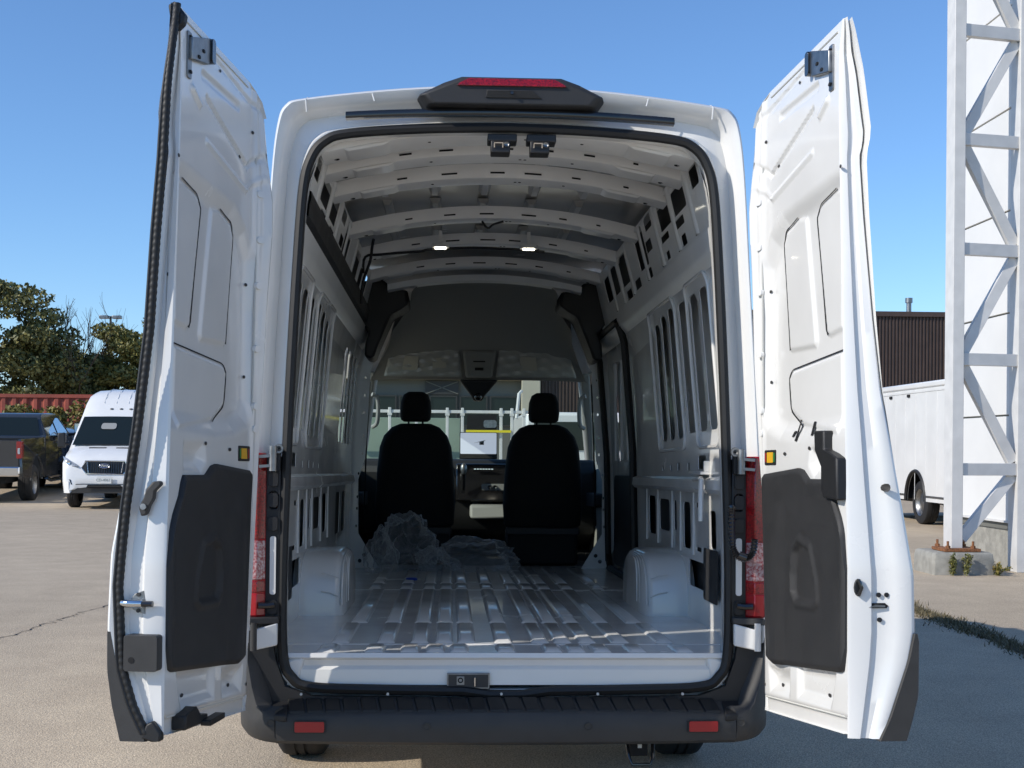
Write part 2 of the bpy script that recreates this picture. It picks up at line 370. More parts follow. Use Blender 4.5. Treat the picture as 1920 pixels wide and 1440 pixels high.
# drain slots and holes near the sill
for sh in (rr(.03, .05, .17, .085, .012), ell(.27, .07, .025, .012), ell(.60, .06, .022, .012), ell(-.165, .06, .05, .010), ell(-.36, .06, .03, .008), ell(-.67, .055, .03, .009)):
    MB().plate(sh, [], lambda u, v, w: (u, v, .7131 + w), .0006).build('drain_slot', 'dark', floor)
# ---- wheel arches
for sx in (-1, 1):
    mb = MB(); rings = []
    for a in np.linspace(0, PI, 19):
        c, s_ = math.cos(a), math.sin(a); c = math.copysign(abs(c) ** .55, c); s_ = s_ ** .55
        y, z = 1.72 - .43 * c, .70 + .30 * s_
        rings.append([(sx * .93, y, z), (sx * .74, y, z), (sx * .715, 1.72 - .415 * c, .70 + .288 * s_), (sx * .70, 1.72 - .39 * c, .70 + .265 * s_), (sx * .695, 1.72 - .2 * c, .70 + .12 * s_), (sx * .695, 1.72, .70)])
    mb.loft(rings, False); wa = mb.build('wheel_arch', 'white', van, smooth_=60)
    for k, q in enumerate((.50, .64, .78, .92)):
        pts = []
        for a in np.linspace(PI * .02, PI * .5, 10):
            c, s_ = math.cos(a), math.sin(a); c = abs(c) ** .55; s_ = s_ ** .55
            pts.append((sx * (.706 - .003 * k), 1.72 - .42 * c * (1 - .2 * k) + .0, .70 + (.285 - .008 * k) * s_))
        MB().tube(pts, .006, 6).build('arch_bead', 'white', wa)
    for k in range(2):
        z = .80 + .085 * k + .0; MB().tube([(sx * .72, 1.292, z), (sx * .76, 1.288, z + .018), (sx * .80, 1.288, z + .024)], .004, 6).build('arch_crease', 'white', wa)

# ---- side walls: pressed inner panels with real cut-outs
def wall_x(z): return float(np.interp(z, [.70, 1.33, 1.6, 2.05, 2.26, 2.6], [.90, .885, .882, .852, .80, .713]))
LOWER_H = [rr(2.22, 1.05, 2.46, 1.255, .03), rr(1.77, 1.085, 2.09, 1.245, .03), rr(1.56, 1.10, 1.64, 1.245, .02), rr(1.19, 1.03, 1.37, 1.245, .03), rr(.95, 1.225, 1.05, 1.247, .006), rr(.93, 1.03, 1.05, 1.05, .006), rr(.86, .865, 1.24, .985, .02), rr(.30, .93, .40, 1.10, .03), rr(.60, 1.06, .72, 1.22, .02)]
UPPER_H = [rr(1.80, 1.54, 1.955, 2.13, .04), rr(1.575, 1.54, 1.73, 2.15, .04), rr(1.35, 1.54, 1.505, 2.16, .04), rr(1.0, 1.56, 1.215, 2.15, .04), rr(.76, 1.56, .93, 2.15, .04), rr(.53, 1.56, .70, 2.15, .04),
           rr(.80, 1.395, .98, 1.455, .01), rr(1.19, 1.39, 1.245, 1.425, .006), rr(1.455, 1.39, 1.52, 1.428, .006), rr(1.685, 1.39, 1.73, 1.42, .006), rr(1.935, 1.39, 1.985, 1.415, .006)]
LATT_H = [rr(.20, 2.50, .36, 2.58, .02), rr(.51, 2.475, .80, 2.575, .02), rr(.84, 2.475, 1.17, 2.595, .02), rr(1.34, 2.545, 1.55, 2.61, .02), rr(1.64, 2.41, 1.93, 2.60, .02), rr(1.46, 2.455, 1.64, 2.51, .01), rr(1.01, 2.43, 1.22, 2.462, .01), rr(.63, 2.425, .83, 2.462, .01),
          rr(.67, 2.345, .78, 2.392, .008), rr(1.24, 2.35, 1.34, 2.388, .006), rr(1.09, 2.35, 1.18, 2.388, .006), rr(1.62, 2.345, 1.80, 2.395, .01), rr(2.0, 2.35, 2.2, 2.40, .01), rr(2.3, 2.42, 2.6, 2.58, .02), rr(2.72, 2.42, 2.95, 2.58, .02), rr(3.05, 2.42, 3.3, 2.56, .02), rr(2.35, 2.34, 2.55, 2.39, .01)]
for sx in (-1, 1):
    mp = lambda u, v, w, sx=sx: (sx * (wall_x(v) + w), u, v)
    front = 2.92 if sx > 0 else 4.2
    H1 = list(LOWER_H); H2 = list(UPPER_H); H3 = list(LATT_H)
    if sx < 0:
        H1 += [rr(3.05, 1.0, 3.35, 1.25, .03), rr(3.5, 1.0, 3.8, 1.25, .03)]
        H2 += [rr(3.1 + .24 * k, 1.55, 3.26 + .24 * k, 2.12, .04) for k in range(4)]
    lo = [(.06, .712), (front, .712), (front, 1.30), (.06, 1.30)]
    mb = MB(); mb.plate(lo, H1, mp, .004); mb.build('lower_side_panel', 'white', van, smooth_=0)
    mb = MB(); mb.plate([(.06, 1.36), (front, 1.36), (front, 1.6), (front, 1.9), (front, 2.05), (front, 2.26), (2.0, 2.26), (1.0, 2.26), (.06, 2.26)], H2, mp, .004)
    us = mb.build('upper_side_panel', 'white', van, smooth_=0)
    mb = MB(); mb.plate([(.06, 2.30), (3.7, 2.30), (3.7, 2.62), (.06, 2.62)], H3, mp, .004); mb.build('roof_side_panel', 'roofpan', van, smooth_=0)
    MB().plate([(.1, 2.30), (3.68, 2.30), (3.68, 2.63), (.1, 2.63)], [], lambda u, v, w, sx=sx: (sx * (wall_x(v) + .055 + w), u, v), .003).build('roof_cavity_shade', 'cavity_shade', van, smooth_=0)  # added dark sheet, paints the cavity shade seen through the holes
    MB().plate([(.1, .72), (front, .72), (front, 1.30), (.1, 1.30)], [], lambda u, v, w, sx=sx: (sx * (wall_x(v) + .05 + w), u, v), .003).build('lower_cavity_shade', 'cavity_shade', van, smooth_=0)  # added sheet whose dark colour stands for shade behind the lower cut-outs
    # waist ledge, roof beam
    mb = MB(); mb.loft([[(sx * .905, y, 1.29), (sx * .872, y, 1.292), (sx * .856, y, 1.31), (sx * .860, y, 1.35), (sx * .90, y, 1.368)] for y in (.06, 1.0, 2.0, front)], False); mb.build('waist_ledge', 'white', van)
    mb = MB(); mb.loft([[(sx * .83, y, 2.18), (sx * .785, y, 2.235), (sx * .78, y, 2.255), (sx * .765, y, 2.315), (sx * .80, y, 2.33)] for y in (.06, 1.0, 2.0, 3.0, 4.2)], False); mb.build('roof_beam', 'roofpan', van)
    # pressed frame around the blanked windows
    for (a, b) in ((.46, 1.0 - .04), (1.27, 2.04)):
        mb = MB(); z0, z1 = 1.49, 2.20
        pts = [(sx * (wall_x(z) - .006), y, z) for y, z in rr(a, z0, b + .0, z1, .06, 4)]; mb.tube(pts, .008, 6, closed=True); mb.build('window_bead', 'white', us)
    # vertical ribs of the roof side panel, at the bows
    for y in (.44, .84, 1.27, 1.73, 2.26, 2.65, 3.0):
        mb = MB(); mb.loft([[(sx * wall_x(z), y - .03, z), (sx * (wall_x(z) - .007), y - .02, z), (sx * (wall_x(z) - .007), y + .02, z), (sx * wall_x(z), y + .03, z)] for z in (2.34, 2.45, 2.55, 2.61)], False); mb.build('roof_side_rib', 'roofpan', van)
    # posts between lower cut-outs
    for y in (1.12, 1.46, 1.70, 2.15, 2.55):
        mb = MB(); mb.loft([[(sx * .891, y - .03, z), (sx * .8825, y - .022, z), (sx * .8825, y + .022, z), (sx * .891, y + .03, z)] for z in (1.01, 1.15, 1.29)], False); mb.build('wall_post', 'white', van)
    # rear corner post inside the opening
    mb = MB(); ks = [(z, x) for x, z in O_K[4:12]]; tx = tab(ks)
    mb.loft([[(sx * (tx(z) + .0), .055, z), (sx * (tx(z) - .002), .075, z), (sx * (tx(z) + .012), .10, z), (sx * (max(wall_x(z), tx(z)) + .01), .14, z)] for z in np.linspace(.715, 2.52, 24)], False); mb.build('corner_post', 'white', van)
    for k, z in enumerate((.80, .84, .90, .96, 1.02, 1.20, 1.55, 1.68)):
        MB().plate(rr(-.004, -.009, .004, .009, .003), [], lambda u, v, w, z=z: (sx * (tx(z) + .006 - w), .089 + u, z + v), .001).build('post_slot', 'dark', van)
# black rail along the left roof side; shelf bracket on the right wall
mb = MB(); mb.loft([[(-.80, y, 2.325), (-.752, y, 2.34), (-.748, y, 2.385), (-.742, y, 2.395), (-.742, y, 2.43), (-.765, y, 2.44)] for y in (.16, 1.0, 2.0, 3.0, 4.15)], False); mb.build('roof_side_rail', 'trim', van)
mb = MB(); mb.tube([(.86, .95, 1.35), (.845, .70, 1.355), (.83, .62, 1.345), (.825, .60, 1.30), (.825, .60, 1.18)], .011, 6); mb.build('wall_bracket', 'white', van)
mb = MB(); mb.box(.845, .885, .72, 1.0, 1.372, 1.385); mb.box(.86, .885, .72, .735, 1.385, 1.43); mb.build('shelf_bracket', 'white', van, bevel=.003)
for sx in (-1, 1):
    MB().plate(rr(.50, .84, .80, 1.06, .02), [], lambda u, v, w: (sx * (.878 - w), u, v), .003).build('vent_flap', 'trim', van)
# blanked right sliding door
sd = MB(); sd.plate(rr(2.98, .74, 4.22, 2.24, .10, 5), [rr(3.15, 1.45, 4.05, 2.10, .10, 5), rr(3.2, .85, 3.5, 1.3, .06), rr(3.6, .85, 4.05, 1.3, .06)], lambda u, v, w: (wall_x(v) + .03 + w, u, v), .01)
sdo = sd.build('sliding_door', 'white', van, bevel=.004)
MB().plate(rr(3.0, .76, 4.2, 2.22, .1, 4), [], lambda u, v, w: (wall_x(v) + .085 + w, u, v), .004).build('door_skin', 'white2', sdo)
MB().plate(rr(3.02, .76, 4.18, 1.36, .05, 4), [], lambda u, v, w: (.905 + w, u, v), .012).build('door_card', 'black', sdo, bevel=.004)
for yy in (3.24, 3.55, 3.86):
    MB().tube([(.872, yy, 2.10), (.885, yy + .10, 1.80), (.90, yy + .18, 1.46)], .011, 6).build('door_brace', 'white', sdo)
MB().tube([(wall_x(z) - .02, y, z) for y, z in catmull(rr(2.95, .73, 4.26, 2.28, .14, 5), 2, True)], .022, 8, closed=True).build('sliding_door_seal', 'rubber', van)
# ---- roof bows
def roofz(x): return 2.665 - .095 * (x / .72) ** 2
def bow(y0, y1, name='roof_bow', x1=.735, seed=0, drop=0):
    xs = np.linspace(-x1, x1, 41); R_ = random.Random(seed)
    cs = [(y0 - .006, .06), (y0 - .002, .012), (y0 + .004, .0), (y0 + .02, -.004), (y1 - .040, -.004), (y1 - .034, .004), (y1 - .004, .005), (y1 + .004, .012), (y1 + .012, .06)]
    m = MB(); m.loft([[(x, y, roofz(x) - drop + h) for y, h in cs] for x in xs], False); o = m.build(name, 'roofpan', van, smooth_=35)
    zz = lambda x: roofz(x) - drop
    for cx, hw in ((-.42, .022), (-.22, .034), (-.02, .038), (.16, .034), (.34, .022), (.53, .012)):
        cx += R_.uniform(-.02, .02); hw *= R_.uniform(.8, 1.15); f = lambda x, h, y: (x, y0 - .0045 - y, zz(x) + h)
        MB().hexa([f(cx - hw, .017, .0), f(cx + hw, .017, .0), f(cx + hw, .024, .0012), f(cx - hw, .024, .0012)], [f(cx - hw, .017, -.003), f(cx + hw, .017, -.003), f(cx + hw, .024, -.003), f(cx - hw, .024, -.003)]).build('bow_slot', 'dark', o)
    for cx in (-.60, -.575, -.30, .065, .085, .28, .60): MB().lathe([(0, 0), (0, .0065), (.004, .0065)], (cx, y0 + (y1 - y0) * .38, zz(cx) - .0055), 'z', 7).build('bow_hole', 'dark', o)
    for sx in (-1, 1):
        mm = MB(); mm.lathe([(0, .0), (-.006, .008), (-.004, .013), (.004, .015)], (sx * .655, (y0 + y1) / 2 + .02, zz(.655)), 'z', 12); mm.build('bow_plug', 'dark', o)
        xa, xb = .47, .60
        mm = MB(); mm.hexa([(sx * xa, y0 + .012, zz(xa) - .012), (sx * xb, y0 + .012, zz(xb) - .012), (sx * xb, y1 - .045, zz(xb) - .012), (sx * xa, y1 - .045, zz(xa) - .012)], [(sx * (xa - .03), y0 + .002, zz(xa - .03)), (sx * (xb + .02), y0 + .002, zz(xb + .02)), (sx * (xb + .02), y1 - .035, zz(xb + .02)), (sx * (xa - .03), y1 - .035, zz(xa - .03))]); mm.build('bow_boss', 'roofpan', o, bevel=.004)
    return o
bow(.075, .30, 'roof_header', .70, 1, .02)
for k, (a, b) in enumerate(((.50, .68), (.93, 1.10), (1.86, 2.02), (2.62, 2.78), (3.45, 3.60))): bow(a, b, seed=k + 2)
# sound-deadening stickers and stiffening swages on the roof skin
for (x0, x1) in ((-.40, -.20), (-.06, .14), (.26, .46)):
    MB().plate(rr(x0, 1.32, x1, 1.60, .005, 1), [], lambda u, v, w: (u, v, 2.792 - .06 * u * u - w), .003).build('roof_sticker', 'tape', van)
for x in (-.55, -.30, -.05, .2, .45):
    for (y0, y1) in ((.32, .49), (.70, .92), (1.12, 1.84), (2.04, 2.6), (2.8, 3.43)):
        MB().hexa([(x - .03, y0, 2.80), (x + .03, y0, 2.80), (x + .03, y1, 2.80), (x - .03, y1, 2.80)], [(x - .014, y0, 2.776 - .06 * x * x), (x + .014, y0, 2.776 - .06 * x * x), (x + .014, y1, 2.776 - .06 * x * x), (x - .014, y1, 2.776 - .06 * x * x)]).build('roof_swage', 'roofpan', van)
# ceiling lamps (lit) and wiring
for x in (-.275, .21):
    lp = MB().plate(rr(x - .05, 2.405, x + .05, 2.465, .02), [], lambda u, v, w: (u, v, 2.607 + w), .02).build('ceiling_lamp', 'white2', van, bevel=.003)
    MB().plate(rr(x - .032, 2.418, x + .032, 2.452, .012), [], lambda u, v, w: (u, v, 2.601 + w), .006).build('lamp_lens', 'lamp', lp)
    MB().bar((x, 2.435, 2.625), (x, 2.435, 2.70), .02, .02).build('lamp_stem', 'white2', lp)
w_ = [(-.70, 2.50, 2.47), (-.69, 2.50, 2.56), (-.60, 2.48, 2.572), (-.45, 2.47, 2.585), (-.38, 2.46, 2.59), (-.32, 2.46, 2.602), (-.1, 2.47, 2.615), (.05, 2.47, 2.612), (.2, 2.47, 2.607), (.3, 2.48, 2.598)]
MB().tube(catmull(w_, 4), .008, 6).build('wiring_loom', 'black', van)
MB().tube(catmull([(-.71, 2.50, 2.30), (-.70, 2.49, 2.42), (-.66, 2.45, 2.53), (-.65, 2.44, 2.60), (-.64, 2.4, 2.64)], 4), .009, 6).build('wiring_loom', 'black', van)
MB().tube(catmull([(-.06, 1.9, 2.655), (-.03, 1.9, 2.62), (.0, 1.9, 2.64), (.05, 1.9, 2.655)], 4), .006, 6).build('wire_clip', 'black', van)
# two latch strikers hanging in the top of the opening
for x in (-.031, .113):
    mb = MB(); mb.box(x - .053, x + .055, -.02, .06, 2.588, 2.616); mb.box(x - .041, x + .030, -.024, .05, 2.545, 2.59); so = mb.build('latch_striker', 'black', van, bevel=.004)
    MB().tube([(x - .028, -.026, 2.565), (x - .028, -.036, 2.580), (x + .002, -.036, 2.580), (x + .002, -.026, 2.565)], .005, 6).build('striker_loop', 'chrome', so)
    MB().lathe([(0, .0), (-.006, .009), (-.002, .011)], (x + .016, -.025, 2.575), 'y', 10).build('striker_bolt', 'steel', so)

# ---- cab: hoop, trims, headliner, glass, seats, dashboard
for sx in (-1, 1):
    ou = [(.87, .712), (.70, .712), (.862 - .02, .95), (.845, 1.32), (.80, 1.46), (.782, 1.75), (.765, 2.08), (.735, 2.13), (.72, 2.24), (.735, 2.33), (.80, 2.36), (.90, 2.30), (.93, 1.6), (.95, .9)]
    hs = [ell(.80, .80, .014, .014, 8), ell(.83, .76, .014, .014, 8)] + [ell(.86 - .035 * (z - .9) + (0 if z < 1.4 else -.02), z, .007, .011, 6) for z in (1.0, 1.12, 1.2, 1.36, 1.5, 1.62, 1.78, 1.9, 2.02)]
    MB().plate(ou, hs, lambda u, v, w: (sx * u, 4.35 + w, v), .006).build('hoop_flange', 'white', van, smooth_=0)
    t_ = [(.80, 2.60), (.60, 2.605), (.575, 2.57), (.50, 2.55), (.455, 2.545), (.445, 2.46), (.50, 2.42), (.56, 2.385), (.60, 2.29), (.645, 2.18), (.665, 2.12), (.69, 2.10), (.73, 2.115), (.725, 2.20), (.705, 2.27), (.76, 2.34), (.82, 2.37)]
    MB().plate(t_, [], lambda u, v, w: (sx * (u + .04), 3.72 + w * (1 + (v - 2.1) * .3), v), .36).build('hoop_trim', 'black', van, bevel=.02)
    MB().plate([(4.36, .6), (6.2, .6), (6.2, 1.38), (4.36, 1.46)], [], lambda u, v, w: (sx * (.93 + w), u, v), .09).build('front_door', 'cabgrey', van, bevel=.02)
    MB().hexa([(sx * .95, 6.25, 1.38), (sx * 1.0, 6.25, 1.38), (sx * 1.0, 6.4, 1.38), (sx * .93, 6.38, 1.38)], [(sx * .79, 5.38, 2.14), (sx * .86, 5.38, 2.14), (sx * .86, 5.53, 2.14), (sx * .77, 5.52, 2.14)]).build('windscreen_pillar', 'cabgrey', van, bevel=.015)
    MB().hexa([(sx * .90, 4.42, 1.4), (sx * .98, 4.42, 1.4), (sx * .98, 4.60, 1.4), (sx * .90, 4.60, 1.4)], [(sx * .80, 4.42, 2.3), (sx * .90, 4.42, 2.3), (sx * .90, 4.60, 2.3), (sx * .80, 4.60, 2.3)]).build('door_pillar', 'cabgrey', van, bevel=.01)
    MB().add([(sx * .965, 4.6, 1.42), (sx * .965, 6.2, 1.38), (sx * .845, 5.4, 2.14), (sx * .855, 4.6, 2.2)], [(0, 1, 2, 3)]).build('side_glass', 'glass', van)
    MB().plate(rr(4.95, 1.12, 5.6, 1.22, .03), [], lambda u, v, w: (sx * (.85 + w), u, v), .08).build('armrest', 'dash', van, bevel=.012)
    MB().tube(catmull([(sx * .80, 5.10, 1.95), (sx * .765, 5.12, 1.93), (sx * .755, 5.14, 1.85), (sx * .765, 5.17, 1.74), (sx * .80, 5.2, 1.71)], 4), .016, 8).build('grab_handle', 'cabgrey', van)
    MB().tube([(sx * .78, 4.5, 2.0), (sx * .80, 4.52, 1.6), (sx * .82, 4.55, 1.0)], .014, 6, flat=.4).build('seat_belt', 'dark', van)
# exterior mirrors seen past the seats
# headliner: from the last bow down to the windscreen header
mb = MB(); prof = [(3.66, 2.61, .47, .10), (4.04, 2.605, .49, .12), (4.10, 2.60, .60, .27), (4.3, 2.575, .62, .25), (4.7, 2.50, .66, .22), (5.0, 2.38, .72, .16), (5.25, 2.24, .78, .09), (5.4, 2.11, .83, .03), (5.46, 2.09, .86, .02)]
rings = []
for y, z, hw, dr_ in prof:
    rings.append([(hw * math.sin(a), y, z - dr_ * (1 - math.cos(a)) ** 1.5) for a in np.linspace(-PI / 2, PI / 2, 25)])
mb.loft(rings, False); mb.build('headliner', 'headliner', van, smooth_=60)
MB().loft([[(x, y, roofz(x) - .03 - dz) for x in np.linspace(-.62, .62, 16)] for y, dz in ((3.60, 0), (3.62, .035), (3.70, .04))], False).build('headliner_edge', 'roofpan', van)
# outer roof, bonnet and nose (close the body in front)
mb = MB(); C0 = [p for p in FR if p[1] > 2.2]
def cabring(y, zt, hw, zb):
    return [(hw * math.sin(a), y, zb + (zt - zb) * max(0, math.cos(a)) ** .35) for a in np.linspace(-PI / 2, PI / 2, 25)]
mb.loft([cabring(4.45, 2.815, .91, 2.25), cabring(4.9, 2.77, .91, 2.2), cabring(5.2, 2.58, .90, 2.16), cabring(5.42, 2.32, .87, 2.14), cabring(5.50, 2.16, .86, 2.12)], False); mb.build('cab_roof', 'white', van)
mb = MB(); mb.loft([[(hw * q, y, z0 + (z1 - z0) * k) for q, k in ((-1, 0), (-1, .8), (-.9, 1), (.9, 1), (1, .8), (1, 0))] for y, z0, z1, hw in ((6.1, .5, 1.33, .98), (6.55, .5, 1.18, .96), (6.78, .42, .98, .90), (6.84, .42, .7, .84))], False, True); mb.build('bonnet', 'white', van)
ws = [(-.93, 6.33, 1.36), (.93, 6.33, 1.36), (.80, 5.46, 2.12), (-.80, 5.46, 2.12)]
MB().add(ws, [(0, 1, 2, 3)]).build('windscreen', 'glass', van)
# sun visors in protective film, overhead console, mirror
for sx, (xa, xb, xc, xd) in ((-1, (-.66, -.155, -.13, -.72)), (1, (.15, .66, .745, .13))):
    q = [(xa, 5.20, 2.325), (xb, 5.20, 2.325), (xc, 5.32, 2.10), (xd, 5.32, 2.10)]
    mb = MB()
    def vis(a, b, q=q):
        t0 = [lerp(q[0][i], q[1][i], a) for i in range(3)]; t1 = [lerp(q[3][i], q[2][i], a) for i in range(3)]
        p = [lerp(t0[i], t1[i], b) for i in range(3)]; p[1] += -.05 + .006 * math.sin(a * 9 + b * 23) + .004 * math.sin(a * 31 - b * 17); return p
    mb.grid(30, 14, vis); vo = mb.build('sun_visor', 'visor', van, solid=.012)
    fm = bpy.data.materials.get('film')
    xl = xa + .17 if sx < 0 else xa + .17
    for (u0, u1, v0, v1) in (((.22, .42, .35, .8), (.62, .80, .4, .72)) if sx < 0 else ((.30, .52, .35, .78),)):
        mm = MB(); mm.grid(2, 2, lambda a, b: (lambda p: (p[0], p[1] - .012, p[2]))(vis(lerp(u0, u1, a), lerp(v0, v1, b)))); lb = mm.build('visor_label', 'tape' , vo)
mb = MB(); mb.hexa([(-.13, 5.14, 2.29), (.13, 5.14, 2.29), (.10, 5.24, 2.09), (-.10, 5.24, 2.09)], [(-.13, 5.3, 2.34), (.13, 5.3, 2.34), (.10, 5.4, 2.10), (-.10, 5.4, 2.10)]); oc = mb.build('overhead_console', 'headliner', van, bevel=.02)
MB().box(-.045, .045, 5.175, 5.2, 2.205, 2.214).build('console_slot', 'dark', oc)
MB().box(-.032, .032, 5.195, 5.22, 2.145, 2.165).build('console_switch', 'dark', oc)
mb = MB(); mb.plate([(-.15, 2.085), (.152, 2.085), (.05, 1.965), (.03, 1.925), (-.035, 1.925), (-.055, 1.965)], [], lambda u, v, w: (u, 5.36 + w + (2.085 - v) * .4, v), .10); mr = mb.build('mirror_camera_cover', 'black', van, bevel=.015)
MB().lathe([(0, .0), (-.02, .022), (-.01, .03), (.02, .03)], (-.002, 5.41, 1.955), 'y', 14).build('sensor_lens', 'black_gloss', mr)
# seats
def seat(cx, wide=.275):
    s_ = empty('seat', (0, 0, 0), parent=van)
    def ringb(z, hw, y0, y1, n=20):
        o = []
        for k in range(n):
            a = 2 * PI * k / n; c, q = math.cos(a), math.sin(a)
            o.append((cx + hw * math.copysign(abs(c) ** .55, c), (y0 + y1) / 2 + (y1 - y0) / 2 * math.copysign(abs(q) ** .7, q), z))
        return o
    m = MB(); m.loft([ringb(z, hw, y0, y1) for z, hw, y0, y1 in ((.98, .25, 4.62, 4.78), (1.0, .275, 4.58, 4.80), (1.15, .285, 4.56, 4.80), (1.4, .272, 4.54, 4.76), (1.55, .255, 4.53, 4.73), (1.63, .225, 4.53, 4.71), (1.69, .17, 4.54, 4.69), (1.715, .11, 4.56, 4.67))], True, True); m.build('backrest', 'seat', s_, smooth_=60)
    m = MB(); m.loft([ringb(z, hw, y0, y1) for z, hw, y0, y1 in ((1.73, .085, 4.55, 4.66), (1.745, .105, 4.535, 4.67), (1.80, .112, 4.53, 4.67), (1.87, .106, 4.53, 4.67), (1.92, .088, 4.54, 4.66), (1.94, .055, 4.56, 4.64))], True, True); m.build('headrest', 'seat', s_, smooth_=60)
    for d in (-.05, .05): MB().cyl((cx + d, 4.60, 1.66), (cx + d, 4.60, 1.76), .007, 8).build('headrest_post', 'dark', s_)
    m = MB(); m.box(cx - .26, cx + .26, 4.66, 5.2, .98, 1.13); m.build('cushion', 'seat', s_, bevel=.05)
    m = MB(); m.box(cx - .25, cx + .25, 4.62, 5.15, .715, .96); m.build('seat_base', 'dark', s_, bevel=.02)
    m = MB(); m.box(cx - .262, cx + .262, 4.60, 4.66, .93, .985); m.build('seat_frame', 'dash', s_, bevel=.01)
    return s_
seat(-.46); seat(.45)
# dashboard
db = MB(); db.loft([[(-.93, y, z0), (.93, y, z0), (.93, y, z1), (-.93, y, z1)] for y, z0, z1 in ((5.52, 1.05, 1.40), (5.60, .9, 1.475), (6.0, .75, 1.48), (6.3, .75, 1.38))], True, True); dash = db.build('dashboard', 'dash', van, bevel=.03)
q = MB(); q.box(-.142, .148, 5.395, 5.43, 1.475, 1.682); scr = q.build('screen', 'grey_plastic', dash, bevel=.006)
MB().plate(rr(-.136, 1.515, .142, 1.677, .006), [], lambda u, v, w: (u, 5.392 + w, v), .002).build('screen_panel', 'screen', scr)
MB().plate(rr(-.136, 1.481, .142, 1.512, .004), [], lambda u, v, w: (u, 5.391 + w, v), .002).build('screen_bar', 'grey_plastic', scr)
MB().plate([(.01, 1.585), (.045, 1.585), (.045, 1.612), (.06, 1.622), (-.035, 1.600), (.01, 1.606)], [], lambda u, v, w: (u, 5.389 + w, v), .001).build('screen_graphic', 'cabgrey', scr)
MB().plate(rr(.02, 1.588, .038, 1.604, .002), [], lambda u, v, w: (u, 5.387 + w, v), .001).build('screen_graphic', 'grey_plastic', scr)
mb = MB(); mb.hexa([(-.17, 5.38, 1.15), (.24, 5.38, 1.15), (.24, 5.6, 1.15), (-.17, 5.6, 1.15)], [(-.17, 5.45, 1.44), (.24, 5.45, 1.44), (.24, 5.6, 1.44), (-.17, 5.6, 1.44)]); cs = mb.build('centre_stack', 'black_gloss', dash, bevel=.015)
MB().plate(rr(.03, 1.235, .22, 1.285, .01), [], lambda u, v, w: (u, 5.385 + w, v), .01).build('climate_panel', 'cabgrey', dash, bevel=.003)
for x in (.09, .13): MB().lathe([(0, 0), (-.018, .014), (-.004, .017), (.0, .017)], (x, 5.385, 1.26), 'y', 12).build('climate_knob', 'black_gloss', dash)
for k in range(7): MB().box(-.03 + .022 * k, -.014 + .022 * k, 5.40, 5.42, 1.395, 1.402).build('button', 'chrome', dash)
mb = MB(); mb.tube([(-.115, 5.36, 1.24), (-.112, 5.34, 1.33), (-.11, 5.32, 1.37)], [.018, .014, .016], 10); sh = mb.build('gear_shifter', 'black_gloss', dash)
MB().lathe([(-.045, .0), (-.04, .016), (-.01, .026), (.02, .024), (.04, .012), (.045, 0)], (-.11, 5.31, 1.40), 'z', 14).build('shifter_knob', 'steel', dash)
mb = MB(); mb.hexa([(-.06, 5.3, 1.02), (.26, 5.3, 1.02), (.26, 5.55, 1.02), (-.06, 5.55, 1.02)], [(-.06, 5.36, 1.12), (.26, 5.36, 1.12), (.26, 5.55, 1.15), (-.06, 5.55, 1.15)]); mb.build('storage_tray', 'cabgrey', dash, bevel=.02)
MB().lathe([(k, .17 + .012 * math.cos(a)) for k, a in ((.012 * math.sin(t), t) for t in np.linspace(0, 2 * PI, 9))], (-.46, 5.45, 1.38), 'y', 28).build('steering_wheel', 'dash', dash)
# cab floor mat and rear engine cover below the dash
MB().box(-.92, .92, 4.45, 6.1, .60, .705).build('cab_floor', 'dash', van)
MB().box(-.93, .93, 6.05, 6.10, .6, 1.35).build('bulkhead', 'dash', van)
# underbody
MB().box(-.80, .80, .06, 4.6, .44, .60).build('underbody', 'dark', van)
# ================================================================= REAR DOORS
BOWL = tab([(2.8, .030), (2.69, .032), (2.47, .055), (2.32, .078), (2.19, .077), (1.98, .061), (1.72, .047), (1.46, .034), (1.23, .0235), (.88, .0055), (.58, -.020), (.54, -.03)])
BOWR = tab([(2.8, .033), (2.66, .0345), (2.52, .041), (2.31, .063), (2.12, .051), (1.93, .043), (1.74, .037), (1.43, .015), (1.16, -.011), (.88, -.020), (.5, -.028)])
UC = tab([(2.8, .885), (2.74, .875), (2.65, .848), (2.45, .848), (2.07, .868), (1.8, .885), (1.5, .905), (1.35, .912), (1.1, .93), (.5, .93)])
TR = tab([(2.75, .005), (2.70, .02), (2.58, .046), (2.43, .066), (2.40, .070), (2.35, .062), (2.33, .055), (2.15, .064), (1.84, .086), (1.63, .106), (1.5, .128), (1.28, .165), (1.08, .195), (.92, .198), (.83, .182), (.67, .124), (.55, .08)])
TL = tab([(2.75, .004), (2.62, .012), (2.54, .022), (2.42, .040), (2.36, .036), (2.32, .026), (2.06, .046), (1.78, .066), (1.5, .10), (1.27, .136), (1.14, .156), (.92, .164), (.80, .14), (.62, .06), (.55, .05)])
SEAL_T = tab([(2.72, -.008), (2.62, 0), (2.51, .005), (2.28, .015), (2.06, .032), (1.78, .048), (1.5, .080), (1.27, .112), (1.11, .126), (1.04, .131), (.81, .119), (.70, .085), (.62, .045)])
def poly_sdf(P, U, Z):
    P = np.array(P); d = np.full(U.shape, 1e9); ins = np.zeros(U.shape, bool); n = len(P)
    for i in range(n):
        a, b = P[i], P[(i + 1) % n]; e = b - a; w0, w1 = U - a[0], Z - a[1]
        t = np.clip((w0 * e[0] + w1 * e[1]) / (e @ e + 1e-12), 0, 1); d = np.minimum(d, np.hypot(w0 - e[0] * t, w1 - e[1] * t))
        c = ((a[1] > Z) != (b[1] > Z)) & (U < (b[0] - a[0]) * (Z - a[1]) / (b[1] - a[1] + 1e-12) + a[0]); ins ^= c
    return np.where(ins, -d, d)
